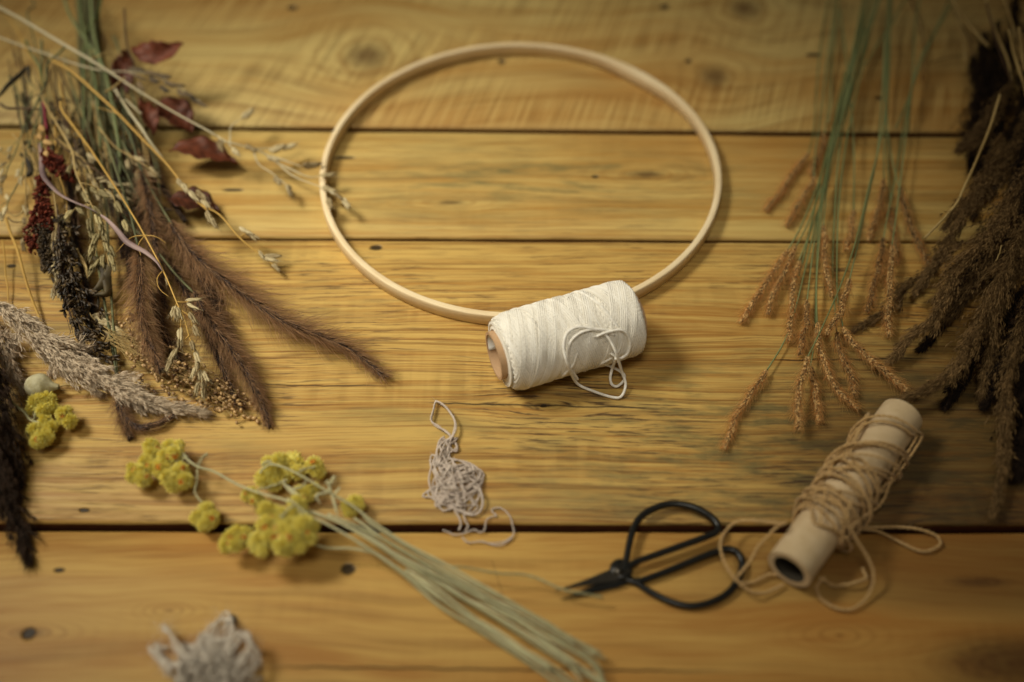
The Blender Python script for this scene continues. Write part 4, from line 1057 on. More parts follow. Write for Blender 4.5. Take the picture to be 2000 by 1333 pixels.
for pts in cc:
    c = wobble(path(pts, 60), .0012); mbr.tube(c, np.linspace(.0006, .0002, 60), 5, .2)
    for k in range(46):
        t0 = rng.random(); p, tg = at_t(c, np.array([t0, t0]))
        d = unit(tg[0] + rng.normal(0, .28, 3)); L = .006 + .01 * rng.random()
        q = spline([p[0], p[0] + d * L * .6 + rng.normal(0, .0008, 3), p[0] + d * L + rng.normal(0, .001, 3)], 6); q[:, 2] = np.maximum(q[:, 2], .0008)
        mbr.tube(q, .00012, 3, .2)
        m = 4 + int(4 * rng.random()); tt = rnd(m, .4, 1)
        pp, t2 = at_t(q, tt)
        mbs.batch(SPINDLE, pp + rng.normal(0, .0006, (m, 3)), t2 + rng.normal(0, .3, (m, 3)), rng.normal(0, 1, (m, 3)), rnd(m, .0035, .0055), rnd(m, .0006, .0011), np.clip(rng.normal(.25, .3, m), 0, 1))
for k in range(9):
    x = 118 + 6 * k
    c = wobble(path([(x, 500 + 8 * k, 10), (x + 4, 580 + 6 * k, 8), (x + 18, 640 + 6 * k, 6), (x + 34, 690 + 3 * k, 3)], 24), .0007)
    mbr.tube(c, .00014, 4, .1)
mbr.build('branches', brownstem, bl); mbs.build('husks', black_m, bl)

# ------------------------------------------------------------------ feathery plumes
def plume(name, label, pts, width, mat, n=1500, group=None, spl=.0036, sw=.00028, side=(), stem_pts=None, stem_mat=straw, tone=.55, ang=.38, cat='plume', gap=.5):
    """reed plume: a spine with drooping side tufts of small hairy husks"""
    c = wobble(path(pts, 70), .0008)
    t = thing(name, label, cat, tuple(c[0]), group)
    mb = MB()
    if stem_pts: stem_tube(mb, stem_pts, .8, .5, .5)
    mb.tube(c, np.linspace(.0007, .0002, 70), 6, .5)
    mb.build('stem', stem_mat, t)
    prof = lambda u: np.minimum(1, .35 + u * 3.0) * np.minimum(1, .12 + (1 - u) * 1.9)
    mb = MB()
    curves = [(c, width, n)] + [(wobble(path(s_, 30), .0005), w_ * .001, k_) for s_, w_, k_ in side]
    for cv, wd, cnt in curves:
        nt = max(10, cnt // 16)
        t0 = np.sort(rng.random(nt)); p0, tg = at_t(cv, t0)
        rd = radial(tg, rnd(nt, 0, 2 * np.pi))
        a = ang + .16 * rng.normal(0, 1, nt)
        d = rd * np.sin(a)[:, None] + tg * np.cos(a)[:, None]
        bl_ = wd * prof(t0) / np.sin(ang) * rnd(nt, .5, 1.15)
        k = 16
        f = rng.random((nt, k))
        pos = p0[:, None] + d[:, None] * (bl_[:, None] * f)[..., None] + rng.normal(0, .0006, (nt, k, 3))
        pos = pos + (tg[:, None] * (f ** 2 * bl_[:, None] * .25)[..., None])
        pos = pos.reshape(-1, 3); dd = np.repeat(d, k, 0); tt = np.repeat(tg, k, 0)
        pos[:, 2] = np.maximum(pos[:, 2], .0006)
        m = len(pos)
        tufttone = np.repeat(rng.normal(0, .14, nt), k)
        z = unit(dd * .7 + tt * .5 + rng.normal(0, .24, (m, 3)))
        z[:, 2] = np.where(pos[:, 2] < .003, np.abs(z[:, 2]) * .3, z[:, 2])
        mb.batch(SPINDLE, pos, z, tt, spl * rnd(m, .7, 1.2), sw * rnd(m, .7, 1.2), np.clip(tone + tufttone + .16 * rng.normal(0, 1, m), 0, 1))
        sel = rng.random(m) < .95
        mb.batch(BRISTLE, pos[sel], unit(z[sel] + rng.normal(0, .35, (sel.sum(), 3))), tt[sel], spl * 1.4 * rnd(sel.sum(), .6, 2.0), .00005, np.clip(tone + np.where(rng.random(sel.sum()) < .3, .4, .02) + .15 * rng.normal(0, 1, sel.sum()), 0, 1))
    mb.build('plume_tuft', mat, t)
    return t

plume('beige_reed_plume', 'pale beige feathery plume slanting across the boards above the round pod', [(-25, 585, 16), (0, 600, 16), (39, 631, 15), (84, 670, 14), (135, 709, 12), (195, 742, 10), (255, 766, 9), (315, 787, 7), (392, 806, 4)],
      .0068, plume_m, 5200, side=[([(0, 588, 18), (40, 612, 19), (70, 630, 17), (84, 652, 15)], 3.2, 500), ([(88, 655, 15), (115, 662, 15), (140, 672, 13), (166, 680, 10)], 2.4, 420), ([(20, 640, 12), (14, 660, 10), (18, 690, 5)], 2.4, 220), ([(50, 650, 11), (34, 662, 9), (30, 682, 5)], 2, 200), ([(80, 680, 10), (92, 700, 8), (98, 722, 4)], 1.5, 100), ([(105, 695, 11), (118, 720, 9), (125, 730, 7)], 2.5, 220), ([(140, 712, 11), (155, 690, 11), (185, 720, 10)], 3, 260), ([(150, 722, 10), (170, 745, 7), (185, 762, 5)], 2.5, 260), ([(200, 745, 10), (230, 740, 10), (262, 758, 8)], 3, 260), ([(230, 760, 8), (258, 790, 5), (275, 802, 3)], 2.5, 240)],
      group=LG, spl=.0042, tone=.72)
plume('beige_reed_plume', 'greyer beige plume at the left edge, hanging towards the round pod', [(-40, 600, 12), (-10, 645, 11), (4, 670, 10), (18, 702, 8), (30, 732, 6), (40, 758, 4)],
      .0042, plume_m, 1400, group=LG, spl=.004, tone=.25, side=[([(0, 660, 9), (-6, 700, 7), (2, 740, 4)], 3, 300)])
DG = 'dark plumes at the lower left corner'
for pts, lab in [([(-60, 660, 30), (-30, 740, 26), (-10, 830, 18), (10, 920, 9), (24, 985, 4)], 'blackish plume at the left edge, beside the yellow buds'),
                 ([(-70, 700, 24), (-40, 800, 20), (-14, 900, 12), (14, 990, 6), (38, 1030, 3), (54, 1085, 2)], 'blackish plume whose thin tip hangs past the lowest board gap'),
                 ([(-50, 640, 20), (-18, 720, 19), (8, 800, 14), (26, 880, 8), (34, 940, 3)], 'blackish plume nearest the yellow buds, pointing down the boards'),
                 ([(-70, 720, 14), (-40, 820, 11), (-24, 900, 7), (-8, 980, 3)], 'blackish plume lowest of the clump at the left edge')]:
    plume('dark_reed_plume', lab, pts, .0085, dreed_m, 1900, group=DG, spl=.0044, tone=.45)

# ------------------------------------------------------------------ round pod
pod = thing('seed_pod', 'round pale green seed pod on a thin stalk under the beige plume', 'seed pod', tuple(P(75, 765, 0)), None)
mb = MB(); cb = P(75, 755, 7.2); A = np.linspace(0, 2 * np.pi, 28, endpoint=False); rows = []
dpod = unit(P(110, 756, 7) - cb); s1 = unit(np.cross(dpod, [0, 0, 1.0])); s2 = np.cross(s1, dpod)
prs = [(-.0070, .0008), (-.0066, .0026), (-.0052, .0047), (-.0028, .0064), (0, .0070), (.0028, .0066), (.005, .0052), (.0068, .0034), (.0086, .0021), (.011, .0013)]
for z, r in prs: rows += [cb + dpod * z + r * (1 + .03 * math.sin(5 * a + z * 300)) * (math.cos(a) * s1 + math.sin(a) * s2) for a in A]
i = np.arange(len(prs) - 1)[:, None] * 28; j = np.arange(28)[None]
mb.add(rows, quad=np.stack([i + j, i + (j + 1) % 28, i + 28 + (j + 1) % 28, i + 28 + j], -1).reshape(-1, 4), tone=.5)
mb.batch(SEED, cb - dpod * .0075, dpod, [0, 0, 1], .0016, .0008, .2)
mb.build('pod', bulb_m, pod)
mb = MB(); stem_tube(mb, [(104, 757, 7.2), (125, 753, 7), (150, 752, 6.5), (178, 757, 6), (208, 768, 5)], .55, .45, .5); mb.build('stem', straw, pod)

# ------------------------------------------------------------------ yellow everlasting flowers
def flower(parent, px, py, h, r, eye=True, lean=.45):
    """a globe of small papery bracts with an orange eye"""
    c = P(px, py, h); c[2] = max(c[2], r * .9)
    r = r * .96; m = int(420 * (r / .004) ** 1.2)
    k = np.arange(m) + .5
    ph = np.arccos(1 - 1.82 * k / m); th = math.pi * (1 + 5 ** .5) * k
    ax_ = unit(unit(EYE - c) * 1.0 + rng.normal(0, lean, 3)); u = unit(np.cross(ax_, [.3, .8, .2])); v = np.cross(ax_, u)
    d = ax_ * np.cos(ph)[:, None] + (u * np.cos(th)[:, None] + v * np.sin(th)[:, None]) * np.sin(ph)[:, None]
    if eye:
        d = d[ph > .3]
    d = unit(d + rng.normal(0, .07, d.shape)); m = len(d)
    mb = MB()
    mb.batch(PETAL, c + d * r * .45, unit(d + ax_ * .12), ax_, r * .64 * rnd(m, .55, 1.4), r * .07, np.clip(rng.normal(.5, .24, m), 0, 1))
    mb.batch(SEED, c - ax_ * r * .75, ax_, u, r * 1.5, r * .72, .3)
    f = mb.build('flower', yellow_m, parent)
    if eye:
        mb = MB(); q = 44
        dd = unit(ax_ + (u * rng.normal(0, .17, q)[:, None] + v * rng.normal(0, .17, q)[:, None]))
        mb.batch(SEED, c + dd * r * .82, dd, u, r * .26, r * .075, np.clip(rng.normal(.5, .3, q), 0, 1))
        mb.build('flower_eye', eye_m, f)
def sprig(label, stems, flowers, off, scale, h, group='yellow everlasting sprigs', rbase=.75, leaves=()):
    t = thing('everlasting_sprig', label, 'dried flower', tuple(P(*stems[0][len(stems[0]) // 2][:2], 0)), group)
    mb = MB()
    for i, s_ in enumerate(stems):
        k = 1 if i == 0 else .5
        c = stem_tube(mb, s_, rbase * .75 * k, rbase * k, .5, wob=.0007)
        m = 160; tt = rng.random(m); p, tg = at_t(c, tt)
        mb.batch(BRISTLE, p, radial(tg, rnd(m, 0, 6.28)) + tg * rng.normal(0, .6, m)[:, None], tg, rnd(m, .0008, .0022), .00007, .75)
    for l in leaves:
        c = path(l, 22); mb.tube(c, .0006 * np.sin(np.linspace(.5, 3.1, 22)) + .0001, 6, .7, squash=.45)
    mb.build('stem', sage, t)
    for (cx, cy, r, e) in flowers:
        px, py = off[0] + cx / scale, off[1] + cy / scale
        flower(t, px, py, h + 2.5 * rng.normal() * .5, r / scale * .262e-3, e)
    return t
O6, S6 = (200, 830), 2.65
S1 = [(357, 890, 12), (385, 911, 13), (419, 921, 14), (464, 945, 16), (509, 962, 18), (558, 977, 19), (600, 996, 19), (665, 1022, 18), (730, 1059, 16), (795, 1098, 14), (892, 1148, 12), (1006, 1213, 9), (1087, 1267, 7), (1168, 1324, 5), (1235, 1372, 4)]
sprig('long everlasting sprig with two yellow clusters farthest from its sage stems', [S1, [(357, 890, 12), (345, 900, 11)], [(385, 911, 13), (383, 940, 11), (383, 958, 10), (396, 985, 8)], [(372, 905, 12), (352, 878, 13), (335, 870, 13)], [(385, 911, 13), (395, 895, 13), (405, 888, 12), (401, 893, 12)], [(362, 893, 12), (335, 915, 11), (300, 930, 8)]],
      [(250, 112, 42, 0), (378, 152, 46, 1), (327, 166, 44, 1), (262, 148, 46, 1), (222, 190, 36, 0), (257, 219, 44, 1), (307, 229, 46, 1), (193, 243, 44, 1), (160, 262, 40, 0), (150, 220, 26, 0), (211, 281, 42, 1), (402, 243, 46, 1), (340, 275, 44, 0), (372, 305, 46, 0), (425, 291, 44, 1), (345, 110, 36, 0), (395, 108, 32, 0)], O6, S6, 10)
t_ = bpy.data.objects[-1] if False else None
last = [o for o in COL.objects if o.name.startswith('everlasting_sprig')][-1]
for (cx, cy, r, e) in [(492, 480, 38, 0), (540, 440, 42, 0), (558, 491, 44, 1), (528, 515, 38, 0), (575, 470, 30, 0)]:
    flower(last, O6[0] + cx / S6, O6[1] + cy / S6, 7, r / S6 * .262e-3, e)
S2 = [(508, 925, 16), (515, 915, 17), (532, 908, 18), (562, 917, 19), (600, 936, 20), (645, 962, 20), (690, 988, 19), (728, 1018, 18), (790, 1060, 16), (860, 1097, 14), (925, 1134, 12), (1022, 1189, 10), (1120, 1251, 8), (1165, 1275, 7)]
sprig('everlasting sprig with a bent stem over a wide yellow cluster', [S2, [(532, 909, 17), (520, 900, 15), (512, 910, 14)], [(580, 925, 18), (600, 915, 16), (612, 910, 15)], [(600, 936, 19), (590, 950, 15), (570, 955, 12)], [(560, 940, 14), (540, 945, 12), (500, 960, 9)]],
      [(860, 192, 36, 0), (915, 185, 42, 0), (985, 182, 46, 0), (1020, 200, 36, 0), (1097, 212, 46, 1), (1120, 245, 36, 0), (835, 282, 46, 0), (890, 300, 46, 0), (935, 265, 42, 0), (870, 245, 42, 0), (1010, 245, 40, 0), (1058, 360, 44, 1), (1092, 330, 36, 0), (1020, 340, 30, 0), (765, 362, 40, 0), (800, 380, 38, 1), (745, 372, 28, 1)], O6, S6, 8,
      leaves=[[(640, 960, 21), (650, 935, 24), (655, 932, 24), (652, 950, 22)], [(648, 965, 21), (640, 940, 25), (636, 948, 24)], [(648, 966, 21), (655, 990, 20), (660, 1012, 17)], [(642, 962, 21), (618, 968, 22), (626, 985, 20)], [(652, 966, 21), (662, 955, 23), (664, 950, 23)], [(577, 970, 20), (560, 952, 21), (553, 940, 22), (562, 936, 22)], [(600, 985, 20), (580, 965, 22), (556, 945, 20)]])
S3 = [(560, 975, 26), (577, 985, 25), (608, 1010, 22), (640, 1025, 20), (697, 1058, 17), (762, 1100, 14), (827, 1146, 12), (892, 1190, 10), (990, 1258, 7), (1055, 1300, 5), (1110, 1340, 4), (1150, 1370, 4)]
sprig('everlasting sprig with the largest and brightest yellow cluster', [S3, [(577, 985, 25), (560, 1000, 26), (545, 1010, 26)], [(577, 985, 25), (590, 1005, 24), (600, 1030, 22)]],
      [(882, 462, 46, 1), (845, 440, 42, 0), (1010, 412, 46, 0), (1015, 450, 46, 0), (985, 478, 44, 0), (848, 527, 52, 1), (928, 545, 46, 1), (985, 577, 52, 1), (934, 618, 52, 1), (815, 610, 54, 0), (1068, 582, 42, 1), (1045, 515, 48, 0), (895, 590, 42, 0), (865, 580, 40, 1), (955, 645, 40, 0), (930, 470, 42, 0), (1085, 530, 36, 0), (830, 650, 36, 0), (1020, 630, 36, 0), (895, 510, 40, 0), (970, 520, 42, 0)], O6, S6, 20)
S4 = [(484, 1050, 12), (510, 1035, 14), (560, 1040, 14), (629, 1069, 12), (680, 1073, 11), (707, 1077, 11), (740, 1088, 10), (790, 1125, 8), (860, 1185, 6), (925, 1225, 5), (1022, 1288, 4), (1087, 1335, 3.5), (1120, 1362, 3.5)]
sprig('everlasting sprig with a small yellow cluster low on the near board', [S4, [(484, 1050, 12), (470, 1055, 12)]],
      [(645, 625, 40, 1), (662, 585, 38, 1), (695, 565, 42, 0), (720, 598, 44, 1), (740, 562, 36, 0), (690, 620, 38, 0), (760, 590, 34, 0), (640, 595, 28, 0)], O6, S6, 11)
S5 = [(690, 990, 8), (705, 1000, 9), (722, 1020, 10), (753, 1040, 11), (811, 1078, 11), (870, 1112, 11), (940, 1150, 10), (1006, 1184, 9), (1087, 1232, 8), (1165, 1276, 7)]
sprig('everlasting sprig with only a few small yellow buds beside the curled stem leaves', [S5],
      [(1280, 440, 38, 0), (1310, 402, 40, 0), (1330, 420, 30, 0), (1265, 415, 30, 0), (1300, 450, 30, 0)], O6, S6, 7)
sprig('lone yellow everlasting sprig at the left edge under the round pod', [[(95, 825, 9), (62, 822, 9), (45, 805, 10), (25, 789, 11), (0, 750, 13), (-20, 720, 14)], [(62, 822, 9), (75, 800, 9), (85, 795, 8)]],
      [(172, 572, 40, 0), (222, 565, 44, 0), (252, 592, 34, 0), (150, 605, 30, 0), (205, 612, 38, 0), (300, 628, 36, 1), (330, 662, 36, 0), (318, 612, 26, 0), (290, 655, 26, 0), (215, 660, 34, 0), (165, 708, 40, 0), (200, 742, 44, 1), (240, 690, 34, 0), (175, 760, 34, 0), (230, 735, 30, 0)], (0, 550), 2.424, 8, group=None)
# cut stems lying along in the bundle without heads in view
for k, (pts, r, lab) in enumerate([
    ([(1178, 1167, 7), (1140, 1160, 8), (1094, 1150, 8), (1032, 1128, 9), (973, 1121, 10), (909, 1106, 11), (866, 1098, 12), (800, 1065, 13)], .75, 'stray sage stem leaving the bundle, its cut end across the snips blades'),
    ([(600, 1000, 16), (700, 1040, 15), (780, 1090, 13), (900, 1165, 11), (1000, 1228, 9), (1100, 1290, 7), (1200, 1360, 5)], 1.0, 'sage stem running down the middle of the everlasting bundle'),
    ([(640, 1005, 18), (730, 1045, 17), (850, 1110, 15), (980, 1180, 12), (1090, 1245, 10), (1160, 1292, 8), (1180, 1330, 7)], 1.0, 'thick sage stem on top of the everlasting bundle'),
    ([(700, 1062, 9), (780, 1110, 9), (860, 1170, 8), (960, 1235, 7), (1060, 1290, 5), (1140, 1352, 4)], .9, 'sage stem along the lower side of the everlasting bundle'),
    ([(760, 1075, 7), (850, 1120, 8), (960, 1175, 8), (1050, 1235, 7), (1140, 1285, 6), (1170, 1320, 5), (1195, 1362, 4)], .95, 'sage stem tucked under the everlasting bundle'),
    ([(680, 1030, 12), (800, 1105, 12), (930, 1180, 11), (1060, 1262, 9), (1130, 1300, 8)], .9, 'sage stem cut short near the front of the bundle')]):
    mb = MB(); c = stem_tube(mb, pts, r * .7, r * .62, .1 + .13 * k, wob=.0009)
    m = 200; tt = rng.random(m); p, tg = at_t(c, tt)
    mb.batch(BRISTLE, p, radial(tg, rnd(m, 0, 6.28)) + tg * rng.normal(0, .6, m)[:, None], tg, rnd(m, .0008, .0022), .00007, .75)
    tag(mb.build('sage_stem', sage), lab, 'stem', 'stems of the everlasting bundle')

up_e = [(690, 1010), (800, 1082), (925, 1150), (1040, 1208), (1120, 1248), (1172, 1285)]
lo_e = [(720, 1082), (800, 1128), (880, 1190), (980, 1256), (1060, 1308), (1120, 1362)]
for k in range(7):
    a = rng.random(); b_ = np.clip(a + rng.normal(0, .35), 0, 1); s0 = int(rng.random() * 2); cut = 6 if rng.random() > .4 else 5
    pts = []
    for q in range(s0, cut):
        f = a + (b_ - a) * q / 5
        pts.append((up_e[q][0] + (lo_e[q][0] - up_e[q][0]) * f + rng.normal(0, 3 + q), up_e[q][1] + (lo_e[q][1] - up_e[q][1]) * f + rng.normal(0, 3 + q), 3 + 9 * rng.random() * .5 + (6 - q)))
    mb = MB(); r = .4 + .4 * rng.random()
    c = stem_tube(mb, pts, r, r * .9, .1 + .8 * rng.random(), wob=.0011)
    m = 160; tt = rng.random(m); p, tg = at_t(c, tt)
    mb.batch(BRISTLE, p, radial(tg, rnd(m, 0, 6.28)) + tg * rng.normal(0, .6, m)[:, None], tg, rnd(m, .0008, .0026), .00007, .75)
    tag(mb.build('sage_stem', sage), 'sage stem among the crossing cut stems of the everlasting bundle', 'stem', 'stems of the everlasting bundle')

# ------------------------------------------------------------------ yellow foxtail (setaria) on the right
SGp = 'small orange foxtails on green stems'
def seta(stem, spike, lab, h=(6, 4), r=.0015, tone=.55):
    n = len(spike); r = r * (.85 + .35 * rng.random())
    sp = [(x, y, h[0] + (h[1] - h[0]) * k / (n - 1)) for k, (x, y) in enumerate(spike)]
    m = len(stem)
    st = [(x, y, h[0] + 10 * (1 - k / (m - 1)) ** 1.2) for k, (x, y) in enumerate(stem)] + [(*spike[0], h[0])]
    c = wobble(path(sp, 40), .0009)
    t = thing('small_foxtail', lab, 'foxtail', tuple(c[0]), SGp)
    mb = MB(); stem_tube(mb, st, .62, .42, .35 + .5 * rng.random()); mb.build('stem', green_stem, t)
    mb = MB(); L = np.linalg.norm(np.diff(c, axis=0), axis=1).sum()
    prof = lambda u: np.minimum(1, .55 + u * 5) * np.minimum(1, .45 + (1 - u) * 4)
    mb.tube(c, r * .55 * prof(np.linspace(0, 1, 40)), 7, .2)
    k = int(L / .05 * 420); tt = rng.random(k); p, tg = at_t(c, tt); rd = radial(tg, rnd(k, 0, 6.28))
    mb.batch(SEED, p + rd * (r * .5 * prof(tt))[:, None], rd * .6 + tg * 1.0, tg, .0017 * rnd(k, .85, 1.15), .0004, np.clip(rng.normal(tone, .28, k), 0, 1))
    s_ = mb.build('seed_spike', set_core, t)
    mb = MB(); brush(mb, c, int(L / .05 * 700), lambda u: .0098 * prof(u), .6, .00006, .6, core=r * .5)
    mb.build('bristles', set_hair, s_)
SET = [
 ([(1622, -20), (1605, 80), (1596, 160), (1590, 250)], [(1580, 300), (1565, 318), (1530, 365), (1497, 411)], 'orange foxtail farthest to the back left, lying next to the hoop', (4, 2)),
 ([(1632, -20), (1618, 100), (1606, 200), (1592, 300)], [(1590, 345), (1582, 365), (1560, 402), (1536, 438)], 'orange foxtail just in front of the one farthest back left', (5, 3)),
 ([(1640, -20), (1624, 100), (1616, 200)], [(1610, 262), (1600, 300), (1587, 340)], 'dim orange foxtail half behind the green stems', (3, 2)),
 ([(1702, -20), (1668, 100), (1642, 220), (1622, 320), (1612, 400)], [(1608, 440), (1611, 480), (1614, 523), (1622, 574)], 'orange foxtail hanging straight over the second board gap, below the stem bundle', (10, 8)),
 ([(1640, 20), (1652, 110), (1662, 200), (1668, 300), (1668, 380)], [(1668, 411), (1664, 445), (1653, 486)], 'short orange foxtail between the two green bundles', (8, 6)),
 ([(1742, -20), (1735, 100), (1730, 200), (1727, 300)], [(1726, 350), (1716, 411), (1699, 467)], 'orange foxtail just behind the second board gap, right bundle', (5, 3)),
 ([(1736, -20), (1730, 120), (1730, 220), (1742, 310)], [(1756, 365), (1770, 410), (1787, 465), (1816, 520)], 'brownish foxtail bending right against the dark plumes', (8, 7)),
 ([(1705, -20), (1672, 110), (1640, 220), (1612, 320), (1570, 430)], [(1540, 488), (1515, 525), (1490, 562), (1448, 628)], 'orange foxtail reaching farthest left over the third board', (6, 3)),
 ([(1712, -20), (1680, 110), (1648, 230), (1618, 330), (1580, 430)], [(1555, 480), (1538, 512), (1520, 556), (1502, 612)], 'orange foxtail just right of the one reaching farthest left', (7, 4)),
 ([(1718, -20), (1684, 110), (1650, 240), (1615, 360), (1580, 460)], [(1561, 510), (1554, 546), (1547, 592), (1538, 666)], 'orange foxtail hanging straight down, third from the left on the third board', (7, 4)),
 ([(1692, -20), (1662, 140), (1636, 260), (1608, 380), (1588, 490)], [(1576, 586), (1573, 640), (1565, 692)], 'dark seeded foxtail in the middle of the left cluster', (6, 4)),
 ([(1730, 60), (1722, 200), (1712, 310), (1688, 420), (1670, 500)], [(1660, 545), (1652, 576), (1640, 610), (1616, 652)], 'orange foxtail tilted left, crossing the long diagonal stem', (12, 10)),
 ([(1862, -20), (1810, 100), (1776, 190), (1752, 330), (1736, 410)], [(1726, 465), (1714, 530), (1705, 570), (1695, 608)], 'dim brown foxtail behind the straight one on the right', (5, 3)),
 ([(1875, -20), (1830, 60), (1792, 140), (1776, 200), (1760, 340), (1750, 430)], [(1743, 479), (1739, 540), (1736, 600), (1736, 657)], 'straight orange foxtail at the right of the green stems', (9, 6)),
 ([(1700, -20), (1660, 160), (1625, 300), (1590, 450), (1560, 580), (1535, 660)], [(1498, 722), (1470, 765), (1440, 815), (1413, 873)], 'longest orange foxtail, lowest left, lying alone on the third board', (4, 2.5)),
 ([(1738, -20), (1736, 120), (1725, 250), (1697, 367), (1672, 470), (1640, 560), (1600, 650)], [(1577, 697), (1566, 745), (1561, 785), (1556, 836)], 'pale orange foxtail at the end of the long diagonal stem', (12, 8)),
 ([(1650, 140), (1618, 300), (1600, 420), (1594, 560), (1592, 660)], [(1584, 716), (1590, 755), (1596, 785), (1600, 822)], 'thin short foxtail beside the pale one on the long diagonal stem', (5, 3)),
 ([(1655, 140), (1622, 300), (1604, 420), (1596, 540)], [(1596, 630), (1602, 680), (1616, 726), (1640, 765), (1674, 798)], 'curving foxtail pointing at the jute tube, from the middle cluster', (8, 5)),
 ([(1690, 80), (1650, 240), (1632, 380), (1626, 520)], [(1634, 648), (1644, 690), (1654, 715), (1666, 770)], 'dark thin foxtail between the two curving ones', (5, 3)),
 ([(1700, 60), (1660, 240), (1640, 400), (1634, 560)], [(1646, 638), (1668, 672), (1700, 704), (1740, 734), (1772, 762)], 'curving foxtail reaching to the far end of the jute tube', (9, 8)),
 ([(1740, 0), (1736, 150), (1734, 300)], [(1738, 400), (1744, 450), (1749, 515)], 'shaded foxtail behind the straight one at the right', (3, 2)),
]
for st, sp, lab, h in SET:
    seta(st, sp, lab, h, tone=.1 * rng.normal() + .3 if ('dark' in lab or 'dim' in lab or 'shaded' in lab or 'brownish' in lab) else .6)  # darker seeds; on dim and shaded spikes this is painted shade
for k, (pts, lab) in enumerate([
    ([(1690, -20, 22), (1655, 140, 20), (1625, 260, 16), (1598, 380, 12), (1578, 470, 8), (1560, 540, 5)], 'bare green stem in the front of the left foxtail bundle'),
    ([(1725, -20, 22), (1690, 90, 20), (1655, 190, 17), (1630, 290, 13), (1606, 400, 9)], 'bare green stem inside the left foxtail bundle'),
    ([(1715, -20, 26), (1712, 20, 25), (1690, 60, 24), (1664, 150, 21), (1640, 240, 17)], 'bare grey green stem at the top of the left foxtail bundle'),
    ([(1780, -20, 20), (1745, 40, 19), (1712, 90, 18), (1690, 130, 16)], 'short bare green stem crossing behind the left foxtail bundle'),
    ([(1880, -20, 24), (1850, 25, 23), (1800, 110, 20), (1775, 190, 16), (1750, 250, 12)], 'bare green stem of the right foxtail bundle'),
    ([(1800, -20, 16), (1786, 60, 15), (1782, 150, 12), (1776, 260, 9)], 'faint green stem standing between the foxtail bundles'),
    ([(1640, -20, 6), (1630, 80, 5), (1625, 160, 4), (1618, 240, 3)], 'thin green stem lying flat on the far board'),
    ([(1770, -20, 8), (1795, 40, 8), (1806, 100, 6), (1800, 160, 4)], 'thin brown stem on the far board beside the foxtails')]):
    mb = MB(); stem_tube(mb, pts, .65, .5, .35 + .07 * k)
    tag(mb.build('plant_stem', green_stem if k < 7 else brownstem), lab, 'stem', 'bare green stems among the small foxtails')

